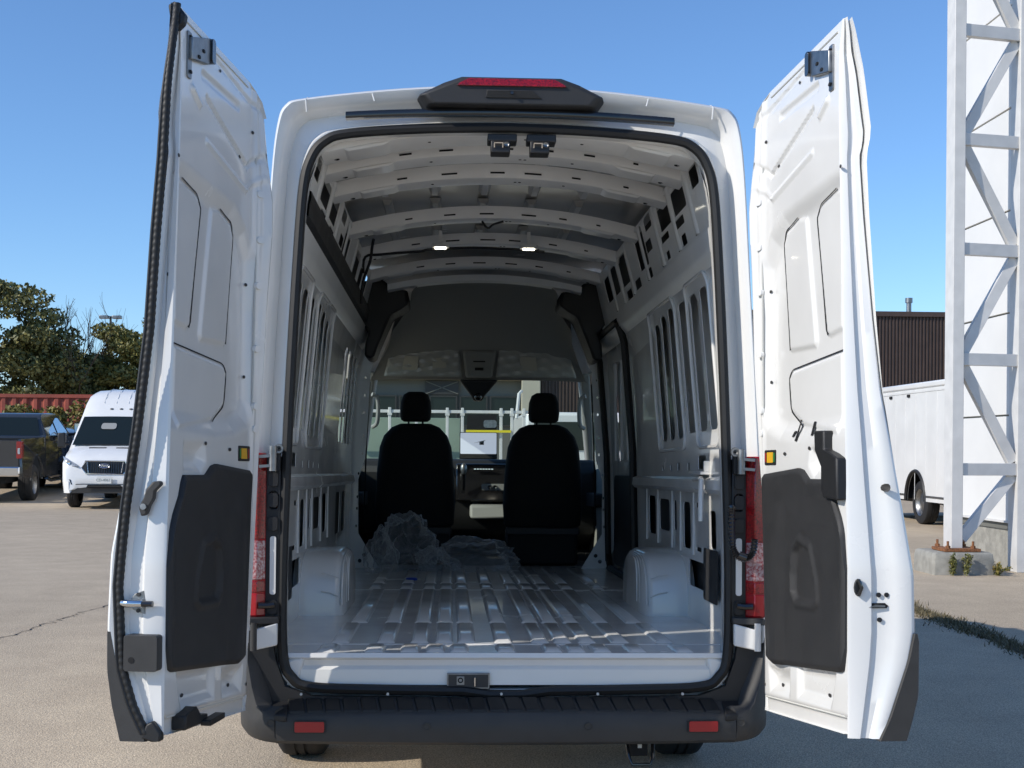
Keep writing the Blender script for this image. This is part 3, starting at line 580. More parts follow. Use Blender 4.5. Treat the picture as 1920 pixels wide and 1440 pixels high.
def seg_d(a, b, U, Z):
    a = np.array(a); b = np.array(b); e = b - a; w0, w1 = U - a[0], Z - a[1]; t = np.clip((w0 * e[0] + w1 * e[1]) / (e @ e), 0, 1); return np.hypot(w0 - e[0] * t, w1 - e[1] * t)
REC = [(.10, 1.60), (.09, 1.93), (.115, 2.12), (.19, 2.215), (.33, 2.272), (.76, 2.298), (.95, 2.30), (.95, 1.49), (.50, 1.475), (.30, 1.485), (.16, 1.52)]
PAN = [[(.277, 2.165), (.31, 2.203), (.44, 2.224), (.505, 2.217), (.603, 1.80), (.59, 1.783), (.345, 1.79)],
       [(.603, 2.195), (.635, 2.226), (.80, 2.246), (.835, 2.24), (.835, 1.815), (.72, 1.805), (.695, 1.815)],
       [(.337, 1.70), (.365, 1.722), (.83, 1.748), (.845, 1.50), (.48, 1.537), (.36, 1.59)]]
GAP_SHADE = [[(.345, 1.795), (.272, 2.165), (.305, 2.208), (.43, 2.229)], [(.70, 1.812), (.598, 2.195), (.63, 2.232), (.79, 2.252)], [(.475, 1.533), (.352, 1.588), (.330, 1.70), (.36, 1.728), (.83, 1.754)]]
def door_d(U, Z):
    d = -.010 * (1 - smooth(.105, .125, U))
    d = d - .028 * smooth(-.0, .075, -poly_sdf(REC, U, Z))
    for p in PAN: d = d + .009 * smooth(-.004, .012, -poly_sdf(p, U, Z))
    # stiffening beads of the upper panel
    for a, b, w, h in (((.30, 2.60), (.66, 2.60), .018, -.008), ((.20, 2.42), (.62, 2.535), .014, -.009), ((.08, 2.48), (.20, 2.42), .012, -.008), ((.22, 2.335), (.62, 2.40), .014, .006), ((.10, 2.40), (.22, 2.335), .012, .006), ((.69, 2.50), (.755, 2.53), .016, .010), ((.07, 2.64), (.55, 2.685), .012, -.006), ((.08, 2.2), (.075, 2.35), .01, .004)):
        d = d + h * (1 - smooth(.3 * w, w, seg_d(a, b, U, Z)))
    # pocket above the trim, toe of the door
    d = d - .022 * smooth(0, .05, -poly_sdf([(.60, 1.47), (.80, 1.47), (.80, 1.37), (.64, 1.36), (.58, 1.40)], U, Z))
    d = d - .020 * smooth(0, .05, -poly_sdf([(.18, .72), (.42, .74), (.42, .63), (.20, .615)], U, Z))
    d = d - .015 * smooth(0, .04, -poly_sdf([(.48, .77), (.85, .80), (.80, .66), (.48, .64)], U, Z))
    d = d - .012 * (1 - smooth(.0, .02, Z - (.575 + .085 * U)))
    return d
mat('sealer', (.62, .62, .58), .5)
def door(side, phi, T):
    ph = rad(phi); o = np.array([side * .8875, -.08, 0]); e = np.array([side * math.sin(ph), -math.cos(ph), 0]); n = np.array([-side * math.cos(ph), -math.sin(ph), 0])
    def P(u, z, t=0.):
        u, z, t = np.broadcast_arrays(np.asarray(u, float), np.asarray(z, float), np.asarray(t, float))
        b = (BOWL if side < 0 else BOWR)(z) * (1 - smooth(.06, .16, u)) - t
        return o + u[..., None] * e + b[..., None] * n + z[..., None] * np.array([0, 0, 1.])
    pt = lambda u, z, t=0.: tuple(P(u, z, t))
    def D(u, z): return float(door_d(np.array([[u]]), np.array([[z]]))[0, 0])
    ztop = lambda u: 2.712 + .032 * u - np.where(u < .185, .10 - np.sqrt(np.maximum(0, .01 - np.clip(.185 - u, 0, .1) ** 2)), 0)
    zbot = lambda u: .535 + .085 * u + np.where(u < .135, .05 - np.sqrt(np.maximum(0, .0025 - np.clip(.135 - u, 0, .05) ** 2)), 0)
    nu, nv = 150, 330; U0 = .085
    a = np.linspace(0, 1, nu + 1) ; b = np.linspace(0, 1, nv + 1); A, Bb = np.meshgrid(a, b)
    Uq = .085 + A * .815; Zg = zbot(Uq) + (ztop(Uq) - zbot(Uq)) * Bb; Ug = U0 + A * (UC(Zg) - U0)
    V = P(Ug, Zg, -door_d(Ug, Zg)).reshape(-1, 3)
    idx = np.arange((nu + 1) * (nv + 1)).reshape(nv + 1, nu + 1)
    F_ = np.stack([idx[:-1, :-1], idx[:-1, 1:], idx[1:, 1:], idx[1:, :-1]], -1).reshape(-1, 4)
    mb = MB(); mb.v = [tuple(p) for p in V.tolist()]; mb.f = [tuple(f) for f in F_.tolist()]; mb.mi = [0] * len(mb.f)
    # free-edge face (faces the camera) and outer skin
    zs = np.linspace(.605, 2.742, 90)
    mb.loft([[pt(UC(z) + du, z, T(z) * tt) for du, tt in (((0, .0), (.006, .06), (.006, .38), (-.004, .44), (-.004, .66), (.012, .76), (.022, .96), (.018, 1.0), (.0, 1.02)) if side < 0 else ((0, .0), (.005, .06), (.011, .34), (.002, .39), (.006, .62), (.017, .70), (.024, .93), (.022, .97), (.016, 1.0), (.0, 1.01)))] for z in zs], False)
    mb.loft([[pt(u, min(z, float(ztop(np.array(u)))), lerp(.055, T(z), smooth(.35, .95, u)) + .012 * math.sin(PI * min(max(u, 0), 1)) * (1 if z > .7 else .3)) for u in (.07, .085, .12, .25, .4, .6, .75, .86, .92)] for z in np.linspace(.612, 2.735, 60)], False)
    mb.loft([[pt(u, ztop(np.array(u)), t * (1 if u < .5 else .3 if u < .8 else .08)) for t in (.0, .03, .055)] for u in (.085, .1, .125, .185, .3, .6, .84, .88)], False)
    mb.loft([[pt(.085, z, .010), pt(.075, z, .016), pt(.07, z, .055)] for z in np.linspace(.59, 2.61, 30)], False)
    mb.loft([[pt(u, zbot(np.array(u)), t) for t in (.0, .03, .05)] for u in (.085, .1, .135, .3, .6, .9)], False)
    d = mb.build('rear_door', 'white', van, smooth_=38, recalc=False)
    d['label'] = ('left' if side < 0 else 'right') + ' rear door swung open, pressed inner panel with black lower trim'
    # dark ribbons paint the shade in the gaps round the pressed panels
    for g in GAP_SHADE:
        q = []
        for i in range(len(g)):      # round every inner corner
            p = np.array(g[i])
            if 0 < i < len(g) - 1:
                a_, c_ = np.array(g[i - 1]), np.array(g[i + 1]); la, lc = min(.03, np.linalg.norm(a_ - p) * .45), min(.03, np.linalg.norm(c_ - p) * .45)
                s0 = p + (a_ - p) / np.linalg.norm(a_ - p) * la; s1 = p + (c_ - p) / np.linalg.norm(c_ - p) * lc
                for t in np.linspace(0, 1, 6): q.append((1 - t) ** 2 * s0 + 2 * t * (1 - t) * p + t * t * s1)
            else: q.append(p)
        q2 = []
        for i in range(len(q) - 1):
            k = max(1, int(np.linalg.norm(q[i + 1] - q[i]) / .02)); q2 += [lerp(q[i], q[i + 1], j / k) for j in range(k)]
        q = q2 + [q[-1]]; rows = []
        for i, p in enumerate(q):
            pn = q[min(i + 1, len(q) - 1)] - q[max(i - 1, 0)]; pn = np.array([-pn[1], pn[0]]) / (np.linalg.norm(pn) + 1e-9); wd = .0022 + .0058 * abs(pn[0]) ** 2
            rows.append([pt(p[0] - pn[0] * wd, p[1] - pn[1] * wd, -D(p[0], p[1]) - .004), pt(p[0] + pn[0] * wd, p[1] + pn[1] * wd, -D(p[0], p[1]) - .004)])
        MB().loft(rows, False).build('panel_gap_shade', 'dark', d)
    # lower trim panel
    top = tab([(.117, 1.355), (.135, 1.376), (.50, 1.397), (.545, 1.391), (.60, 1.362), (.80, 1.362), (.815, 1.345), (.835, 1.30), (.88, 1.25), (.905, 1.21), (.925, 1.10)])
    bot = tab([(.117, .75), (.135, .734), (.24, .732), (.885, .790), (.91, .80), (.925, .86)])
    POC = [(.495, 1.13), (.545, 1.158), (.64, 1.14), (.70, 1.03), (.705, .985), (.68, .972), (.515, .966), (.485, .99), (.482, 1.05)]
    nu, nv = 90, 90; A, Bb = np.meshgrid(np.linspace(.117, .925, nu + 1), np.linspace(0, 1, nv + 1))
    Zt = bot(A) + (top(A) - bot(A)) * Bb; Ut = A + (.018 + (1.37 - Zt) * .09) * (1 - (A - .117) / .808)
    edge = np.minimum(np.minimum(Zt - bot(A), top(A) - Zt), np.minimum(A - .117, .925 - A))
    h = .007 + .010 * smooth(0, .014, edge)
    h = h + .012 * smooth(.20, .30, Ut) * (1 - smooth(.33, .42, Ut)) * (1 - smooth(1.19, 1.30, Zt)) - .003 * smooth(.36, .5, Ut) * smooth(0, .06, edge)
    sp = poly_sdf(POC, Ut, Zt); h = h + .010 * (1 - smooth(.0, .022, np.abs(sp - .008))) - .009 * smooth(-.004, .014, -sp)
    V = P(Ut, Zt, -h).reshape(-1, 3); idx = np.arange((nu + 1) * (nv + 1)).reshape(nv + 1, nu + 1)
    m2 = MB(); m2.v = [tuple(p) for p in V.tolist()]; m2.f = [tuple(f) for f in np.stack([idx[:-1, :-1], idx[:-1, 1:], idx[1:, 1:], idx[1:, :-1]], -1).reshape(-1, 4).tolist()]; m2.mi = [0] * len(m2.f)
    rim = [(i, 0) for i in range(nu + 1)] + [(nu, j) for j in range(1, nv + 1)] + [(i, nv) for i in range(nu - 1, -1, -1)] + [(0, j) for j in range(nv - 1, 0, -1)]
    m2.loft([[tuple(P(Ut[j, i], Zt[j, i], -h[j, i])) for i, j in rim], [tuple(P(Ut[j, i], Zt[j, i], .02)) for i, j in rim]], True)
    tr = m2.build('door_trim', 'trim', d, smooth_=45)
    # seam sealer, stamped holes and spot welds of the pressed inner panel
    bz = list(np.linspace(.66, 2.60, 60)); MB().tube([pt(.128, z, .004 - .0 * z) for z in bz], .0035, 5).build('seam_sealer', 'sealer', d)
    MB().tube([pt(u, 2.688 + .032 * u, -D(u, 2.688 + .032 * u) - .001) for u in np.linspace(.2, .84, 24)], .003, 5).build('seam_sealer', 'sealer', d)
    MB().tube([pt(u, .585 + .085 * u, -D(u, .585 + .085 * u) - .001) for u in np.linspace(.14, .90, 24)], .003, 5).build('seam_sealer', 'sealer', d)
    for u, z, ru, rz in ((.15, 2.55, .008, .006), (.15, 2.02, .008, .006), (.15, 1.70, .008, .006), (.87, 2.30, .008, .006), (.87, 1.95, .008, .006), (.88, 1.62, .008, .006), (.26, 2.44, .010, .006), (.50, 2.66, .008, .005), (.30, .66, .012, .007), (.15, .64, .008, .006), (.60, 1.46, .010, .006), (.36, 1.445, .014, .006), (.75, .70, .012, .006)):
        MB().plate(ell(u, z, ru, rz, 8), [], lambda a_, b_, w, u=u, z=z: pt(a_, b_, -D(u, z) - .002 - w), .0012).build('panel_hole', 'grey_plastic', d)
    # warning label
    MB().plate(rr(.145, 1.408, .265, 1.460, .006), [], lambda u, v, w: pt(u, v, .0005 - w), .003).build('label_plate', 'black', d)
    MB().plate(rr(.172, 1.416, .238, 1.452, .002), [], lambda u, v, w: pt(u, v, -.0030 - w), .001).build('label_yellow', 'yellow', d)
    for u0, c in ((.153, 'labelred'), (.246, 'green')): MB().plate(rr(u0, 1.418, u0 + .011, 1.45, .001), [], lambda u, v, w: pt(u, v, -.0035 - w), .001).build('label_mark', c, d)
    # upper latch
    mm = MB(); mm.plate([(.63, 2.655), (.63, 2.722), (.80, 2.672), (.80, 2.605), (.645, 2.635)], [], lambda u, v, w: pt(u, v, .003 - w), .018); la = mm.build('upper_latch', 'steel', d, bevel=.003)
    mm = MB(); mm.plate(rr(.602, 2.645, .636, 2.722, .012), [], lambda u, v, w: pt(u, v, -.004 - w), .018); mm.build('latch_claw', 'black_gloss', d, bevel=.004)
    mm = MB(); mm.plate(rr(.775, 2.55, .81, 2.69, .006), [], lambda u, v, w: pt(u, v, .002 - w), .007); mm.build('latch_flange', 'steel', d, bevel=.002)
    for u, z in ((.70, 2.645), (.74, 2.615), (.68, 2.67)): MB().lathe([(0, .0), (.003, .004), (0, .008)], (0, 0, 0), 'z', 8).v
    for u, z in ((.70, 2.66), (.74, 2.63), (.79, 2.57), (.79, 2.675)):
        MB().plate(ell(u, z, .011, .006, 8), [], lambda a_, b_, w: pt(a_, b_, -.0155 - w) if u < .76 else pt(a_, b_, -.007 - w), .002).build('latch_rivet', 'dark', d)
    # body-side plugs along the hinge edge
    for z in (2.34, 2.18, 2.02, 1.80, 1.60, 1.52): MB().plate(rr(.112, z - .012, .132, z + .012, .008), [], lambda u, v, w: pt(u, v, .006 - w), .012).build('edge_boss', 'white', d, bevel=.003)
    # dark lower cladding of the outer skin
    zs = np.linspace(.60, .912, 14); wT = tab([(.912, .19), (.83, .172), (.67, .118), (.60, .085)]) if side > 0 else tab([(.912, .15), (.80, .128), (.70, .085), (.62, .05), (.6, .045)])
    cT = tab([(.912, .204), (.90, .209), (.73, .207), (.66, .19), (.60, .172)]) if side > 0 else tab([(.912, .166), (.80, .165), (.70, .15), (.60, .125)])
    eo = .008 if side > 0 else 0
    MB().loft([[pt(.945 + eo, z, wT(z)), pt(.952 + eo, z, wT(z) + .004), pt(.952 + eo, z, cT(z) - .004), pt(.945 + eo, z, cT(z)), pt(.7, z, cT(z) - .02), pt(.3, z, .075), pt(.08, z, .066), pt(.08, z, .056), pt(.3, z, .05)] for z in zs], True, True).build('lower_cladding', 'grey_plastic', d, smooth_=35)
    if side < 0:
        # twisted weatherstrip along the free edge
        zs = np.arange(.622, 2.735, .005)
        pts = [pt(.945 - .03 * float(smooth(2.45, 2.72, z)), z, SEAL_T(z)) for z in zs]
        MB().tube(pts, [.0118 + .0008 * math.sin(i * PI * 2 / 4) for i in range(len(zs))], 8).build('weatherstrip', 'rubber', d, smooth_=50)
        MB().tube([pt(.95 - .03 * float(smooth(2.45, 2.72, z)), z, SEAL_T(z) + .0135 - .010 * float(smooth(2.3, 2.72, z))) for z in zs[::6]], .0055, 6).build('weatherstrip_lip', 'black', d)
        mm = MB(); mm.plate([(.012, 2.742), (.045, 2.70), (.040, 2.675), (.018, 2.655), (.0, 2.68), (-.008, 2.73)], [], lambda u, v, w: pt(.885 + w, v, -u + .012), .03); mm.build('strip_end_cap', 'black', d, bevel=.006)
        mm = MB(); mm.plate([(.0, .625), (.025, .66), (.045, .65), (.06, .61), (.03, .60), (.0, .602)], [], lambda u, v, w: pt(.925 + w, v, u), .03); mm.build('strip_foot', 'black', d, bevel=.006)
        # lever handle on the edge
        hd = MB().plate([(.068, 1.243), (.052, 1.247), (.042, 1.275), (.030, 1.295), (.028, 1.315), (.008, 1.335), (.012, 1.345), (.034, 1.343), (.054, 1.32), (.06, 1.298), (.075, 1.268)], [], lambda u, v, w: pt(.93 + w, v, u), .022).build('lever_handle', 'grey_plastic', d, bevel=.004)
        mm = MB(); c = pt(.955, 1.271, .058); q2 = pt(.962, 1.271, .058); mm.cyl(c, q2, .009, 12); mm.build('lever_bolt', 'steel', d)
        # striker bracket, latch box
        MB().plate([(.055, .96), (.095, .975), (.10, 1.005), (.088, 1.02), (.06, 1.03), (.055, 1.0)], [], lambda u, v, w: pt(.93 + w, v, u), .006).build('catch_plate', 'steel', d, bevel=.001)
        MB().tube([pt(.95, .994, .119), pt(.96, .994, .10), pt(.95, .993, .06)], [.010, .012, .012], 10).build('catch_bar', 'chrome', d)
        MB().tube([pt(.955, .993, .06), pt(.955, .993, .028)], .009, 8).build('catch_tip', 'black_gloss', d)
        for z in (.972, 1.018): MB().cyl(pt(.936, z, .077), pt(.941, z, .077), .006, 8).build('catch_bolt', 'grey_plastic', d)
        MB().plate(rr(.006, .803, .105, .905, .008), [], lambda u, v, w: pt(.90 + w, v, u), .075).build('latch_box', 'grey_plastic', d, bevel=.005)
        MB().cyl(pt(.974, .835, .082), pt(.9765, .835, .082), .009, 10).build('latch_box_hole', 'dark', d)
        mm = MB(); mm.plate([(.64, .603), (.84, .612), (.84, .655), (.74, .668), (.70, .635), (.64, .628)], [], lambda u, v, w: pt(u, v, .012 - w), .045); mm.build('foot_bracket', 'black', d, bevel=.006)
        mm = MB(); mm.plate(rr(.56, .60, .70, .618, .004), [], lambda u, v, w: pt(u, v, -.03 - w), .03); mm.build('foot_tongue', 'black', d, bevel=.004)
    else:
        lk = MB().plate([(.715, 1.512), (.80, 1.51), (.80, 1.452), (.86, 1.44), (.91, 1.425), (.915, 1.30), (.80, 1.305), (.775, 1.33), (.775, 1.40), (.72, 1.45)], [], lambda u, v, w: pt(u, v, .006 - w), .035).build('latch_cover', 'black', d, bevel=.006)
        for t, z, a_, b_ in ((.107, 1.339, .010, .012), (.091, 1.024, .007, .007), (.115, 1.024, .007, .007), (.094, .951, .007, .007)):
            MB().plate(ell(t, z, a_, b_, 10), [], lambda u, v, w: pt(.934 + .022 * float(smooth(.62, .72, u / float(T(v)))) + w, v, u), .006).build('edge_plug', 'grey_plastic' if a_ > .008 else 'black', d)
        MB().plate([(.055, .985), (.115, .985), (.12, .992), (.11, 1.0), (.075, 1.0), (.055, .998)], [], lambda u, v, w: pt(.935 + w, v, u), .004).build('latch_slot', 'dark', d)
        MB().plate([(.06, .988), (.11, .988), (.108, .994), (.08, .996)], [], lambda u, v, w: pt(.940 + w, v, u), .003).build('latch_tongue', 'steel', d)
        MB().plate(ell(.028, 1.046, .013, .026, 12), [], lambda u, v, w: pt(.934 + w, v, u), .008).build('pull_grommet', 'black', d, bevel=.002)
        MB().tube([pt(.944, 1.07, .026), pt(.949, 1.046, .034), pt(.944, 1.022, .026)], .006, 6).build('grommet_strap', 'black_gloss', d)
        for u, z0, z1 in ((.46, 1.485, 1.555), (.60, 1.50, 1.545), (.42, 1.50, 1.52)): MB().plate(rr(u, z0, u + .02, z1, .004), [], lambda a_, b_, w: pt(a_, b_, -D(a_, b_) - .003 - w), .001).build('panel_slit', 'dark', d)
    return d, pt
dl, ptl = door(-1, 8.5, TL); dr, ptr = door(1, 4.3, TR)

# ---- tail lamps, hinges, jamb covers
for sx in (-1, 1):
    tl = MB().loft([[(sx * x, y, z) for x, y in ((.872, -.03), (.90, -.058), (.935, -.050), (.965, -.005), (.985, .08), (.97, .10), (.88, .03))] for z in (.85, .87, 1.42, 1.44)], True, True).build('tail_lamp', 'redplain', van, bevel=.006)
    for (z0, z1, m_) in ((1.13, 1.435, 'red'), (.985, 1.125, 'clearlens'), (.94, .98, 'red'), (.856, .935, 'redplain')):
        MB().loft([[(sx * x, y, z) for x, y in ((.873, -.034), (.90, -.062), (.937, -.054), (.968, -.006), (.95, -.004), (.90, -.03))] for z in (z0, z1)], True, True).build('lamp_lens', m_, tl, bevel=.003)
    jb = MB().plate([(.822, .80), (.905, .82), (.905, 1.40), (.87, 1.43), (.822, 1.43)], [rr(.832, 1.24, .862, 1.30, .01), rr(.832, .86, .865, .905, .01)], lambda u, v, w: (sx * u, -.028 + w, v), .03).build('jamb_cover', 'black', van, bevel=.004)
    MB().plate(rr(.836, .93, .858, 1.14, .008), [], lambda u, v, w: (sx * u, -.034 + w, v), .006).build('jamb_insert', 'white2', jb, bevel=.002)
    for z in (1.345, 1.27, 1.185, .885): MB().plate(rr(.83, z - .026, .866, z + .026, .012), [], lambda u, v, w: (sx * u, -.037 + w, v), .01).build('jamb_pocket', 'black', jb, bevel=.004)
    # upper hinge
    hg = empty('door_hinge', (0, 0, 0), parent=van)
    MB().plate(rr(.822, 1.375, .85, 1.462, .008), [], lambda u, v, w: (sx * u, -.055 + w, v), .03).build('hinge_leaf', 'black', hg, bevel=.004)
    MB().cyl((sx * .845, -.075, 1.375), (sx * .845, -.075, 1.465), .014, 12).build('hinge_pin', 'steel', hg)
    MB().lathe([(0, .004), (-.008, .010), (-.008, .016), (0, .018)], (sx * .826, -.058, 1.455), 'y', 14).build('hinge_roller', 'steel', hg)
    for z in (1.43, 1.395): MB().bar((sx * .845, -.078, z), (sx * .893, -.085, z - .004), .012, .010).build('hinge_arm', 'steel', hg)
    # lower hinge
    hg = empty('door_hinge', (0, 0, 0), parent=van)
    MB().hexa([(sx * .826, -.055, .75), (sx * .905, -.085, .735), (sx * .905, -.085, .81), (sx * .826, -.055, .83)], [(sx * .826, -.03, .75), (sx * .905, -.055, .735), (sx * .905, -.055, .81), (sx * .826, -.03, .83)]).build('hinge_plate', 'white', hg, bevel=.005)
    MB().cyl((sx * .906, -.082, .735), (sx * .906, -.082, .835), .012, 12).build('hinge_pin', 'grey_plastic' if sx < 0 else 'white2', hg)
    MB().hexa([(sx * .822, -.05, .828), (sx * .93, -.095, .828), (sx * .93, -.095, .852), (sx * .822, -.05, .852)], [(sx * .822, -.02, .828), (sx * .93, .0, .828), (sx * .93, .0, .852), (sx * .822, -.02, .852)]).build('lamp_bracket', 'grey_plastic', hg, bevel=.004)
    MB().tube([(sx * .84, -.045, .895), (sx * .865, -.052, .892), (sx * .895, -.06, .893)], .012, 8).build('door_check', 'black_gloss', hg)
# corrugated cable conduit on the right jamb
pts = catmull([(.818, -.035, 1.235), (.815, -.055, 1.25), (.811, -.07, 1.235), (.81, -.078, 1.17), (.814, -.082, 1.11), (.832, -.09, 1.078), (.862, -.095, 1.072), (.884, -.095, 1.092), (.893, -.09, 1.14)], 20)
MB().tube(pts, [.0125 + .0018 * math.sin(i * PI * 2 / 4) for i in range(len(pts))], 10).build('cable_conduit', 'black_gloss', van)
MB().tube([(.835, -.09, 1.082), (.862, -.096, 1.072)], .0165, 10).build('conduit_sleeve', 'black_gloss', van)

# ---- rear bumper
bp = MB(); nx = 30
def bsec(x):
    k = (abs(x) / .82) ** 2; y = -.135 + .012 * k; zl = .405 + .006 * k; zt = .522 - .010 * k * k
    return [(x, -.02, zl + .01), (x, y + .02, zl), (x, y + .006, zl + .012), (x, y, zl + .05), (x, y + .004, zt - .012), (x, y + .012, zt), (x, -.03, zt + .036), (x, -.02, zt + .03)]
bp.loft([bsec(x) for x in np.linspace(-.82, .82, nx)], True, True); bump = bp.build('rear_bumper', 'grey_plastic', van, smooth_=35)
for sx in (-1, 1):
    rings = []
    for a in np.linspace(0, 1, 12):
        th = a * PI / 2 * .98; cx = .823 + .155 * math.sin(th) ** .9; cy = -.122 + .30 * (1 - math.cos(th)) ** 1.2
        up = .02 + .33 * smooth(.18, .75, a)
        rings.append([(sx * (cx - .05), cy + .06, .44), (sx * (cx - .012), cy + .015, .412 + .03 * a), (sx * cx, cy, .435 + .03 * a), (sx * (cx + .002), cy + .002, .50), (sx * cx, cy + .008, .505 + up), (sx * (cx - .02), cy + .03, .52 + up), (sx * (cx - .05), cy + .06, .50 + up)])
    MB().loft(rings, True, True).build('bumper_corner', 'grey_plastic', bump, smooth_=45)
    MB().hexa([(sx * .78, -.13, .515), (sx * .90, -.10, .515), (sx * .93, .0, .56), (sx * .78, -.03, .55)], [(sx * .78, -.13, .49), (sx * .90, -.10, .49), (sx * .93, .0, .49), (sx * .78, -.03, .49)]).build('corner_step', 'black', bump, bevel=.006)
    MB().plate(rr(sx * .70 - .057, .451, sx * .70 + .057, .496, .006), [], lambda u, v, w: (u, -.137 + .012 * (u / .82) ** 2 - w, v), .004).build('reflector_rim', 'black', bump)
    MB().plate(rr(sx * .70 - .052, .455, sx * .70 + .052, .492, .005), [], lambda u, v, w: (u, -.141 + .012 * (u / .82) ** 2 - w, v), .004).build('reflector', 'redplain', bump, bevel=.002)
    for x, y in ((.287, -.1355), (.838, -.121)):
        MB().lathe([(.002, .014), (-.002, .014), (-.002, .011), (.0, .010), (.0, .0)], (sx * x, y, .474 if x < .5 else .484), 'y', 16).build('parking_sensor', 'grey_plastic', bump)
# rubber step pads
for k in range(24):
    x0 = -.775 + k * .0646; x1 = x0 + .058; s_ = .014
    zt = lambda y: .5255 + (-.118 - y) * -.40 - .008 * (abs((x0 + x1) / 2) / .82) ** 4
    yo = .010 * ((x0 + x1) / 1.64) ** 2
    MB().hexa([(x0, -.118 + yo, zt(-.118) - .006), (x1, -.118 + yo, zt(-.118) - .006), (x1 - s_, -.036, zt(-.036) - .006), (x0 - s_, -.036, zt(-.036) - .006)], [(x0 + .003, -.116 + yo, zt(-.118) + .006), (x1 - .003, -.116 + yo, zt(-.118) + .006), (x1 - s_ - .003, -.039, zt(-.036) + .006), (x0 - s_ + .003, -.039, zt(-.036) + .006)]).build('step_pad', 'rubber', bump, bevel=.0025)
for x in (-.74, -.43, -.02, .33, .64): MB().cyl((x, -.036, .574), (x, -.044, .574), .005, 8).build('step_clip', 'paper', bump)
# ---- rear wheels, tow eye
def wheel_parts(parent, cx, cy, cz, r, wd, sgn):
    wh = empty('wheel', (0, 0, 0), parent=parent)
    MB().lathe([(-wd / 2, r * .62), (-wd / 2, r * .90), (-wd / 2 + .02, r * .975), (-wd / 2 + .045, r), (-.03, r), (-.026, r - .009), (-.018, r - .009), (-.014, r), (.014, r), (.018, r - .009), (.026, r - .009), (.03, r), (wd / 2 - .045, r), (wd / 2 - .02, r * .975), (wd / 2, r * .90), (wd / 2, r * .62)], (cx, cy, cz), 'x', 40).build('tyre', 'tyre', wh, smooth_=35)
    MB().lathe([(sgn * wd * .46, r * .63), (sgn * wd * .40, r * .56), (sgn * wd * .2, r * .5), (sgn * wd * .3, r * .2), (sgn * wd * .36, .0)], (cx, cy, cz), 'x', 28).build('rim', 'steel', wh)
    return wh
for sx in (-1, 1):
    wheel_parts(van, sx * .905, 1.68, .345, .345, .225, sx)
    wheel_parts(van, sx * .86, 5.45, .41, .345, .225, sx)
te = MB().tube([(.44, -.02, .39), (.445, -.05, .345), (.455, -.055, .322), (.52, -.055, .322), (.53, -.05, .345), (.535, -.02, .39)], .007, 8); teo = te.build('tow_eye', 'black_gloss', van)
MB().box(.455, .52, .0, .06, .34, .40).build('hitch_receiver', 'dark', teo, bevel=.004)
MB().box(.482, .496, -.012, -.002, .372, .385).build('hitch_tag', 'paper', teo)
MB().cyl((-.80, 1.68, .345), (.80, 1.68, .345), .05, 12).build('rear_axle', 'dark', van)

# ================================================================= crumpled plastic bags on the cargo floor (van floor drops 1.1 deg to the front)
from mathutils import noise as mn
def bag(name, c, s_, seed, label):
    b = bmesh.new(); bmesh.ops.create_icosphere(b, subdivisions=5, radius=1); off = Vector((seed * 3.1, seed * 1.7, 0))
    for v in b.verts:
        p = v.co.normalized(); n1 = mn.noise(p * 1.1 + off) ; n2 = abs(mn.noise(p * 2.3 + off * 2)); n3 = abs(mn.noise(p * 5 + off * 3))
        n4 = abs(mn.noise(p * 3.4 - off)); q = 1 + .55 * n1 - .50 * n2 - .22 * n4 - .10 * n3 + .18; z = max(p.z * q, -.5)
        v.co = Vector((p.x * q * s_[0], p.y * q * s_[1], (z + .5) * s_[2] / 1.4))
    me = bpy.data.meshes.new(name); b.to_mesh(me); b.free(); me.materials.append(M['bag']); me.polygons.foreach_set('use_smooth', [True] * len(me.polygons))
    o = bpy.data.objects.new(name, me); COL.objects.link(o)
    y, z = c[1], .715 + c[2]; o.location = (c[0], PIV + (y - PIV) * math.cos(PITCH) + z * math.sin(PITCH), z * math.cos(PITCH) - (y - PIV) * math.sin(PITCH))
    return tag(o, label, 'plastic bag', 'clear plastic bags behind the seats')
bag('plastic_bag', (-.50, 4.15, .0), (.20, .17, .34), 3, 'tallest crumpled clear plastic bag, behind the left seat')
bag('plastic_bag', (-.66, 4.0, .0), (.10, .12, .23), 5, 'narrow clear plastic bag against the left cargo wall, left of the tallest bag')
bag('plastic_bag', (-.30, 4.08, .0), (.13, .12, .14), 8, 'low flat clear plastic bag in the middle of the row of bags')
bag('plastic_bag', (-.02, 4.1, .0), (.25, .16, .20), 11, 'wide crumpled clear plastic bag in the gap between the two seats')
q = MB(); q.lathe([(0, 0), (.0, .022), (.014, .022), (.018, .018), (.018, 0)], (0, 0, 0), 'z', 14); o = q.build('bottle_cap', 'bluecap'); o.location = (-.44, 3.24, .69); tag(o, 'small blue plastic cap lying on the cargo floor', 'cap')
o.scale = (1.6, 1.6, .8)
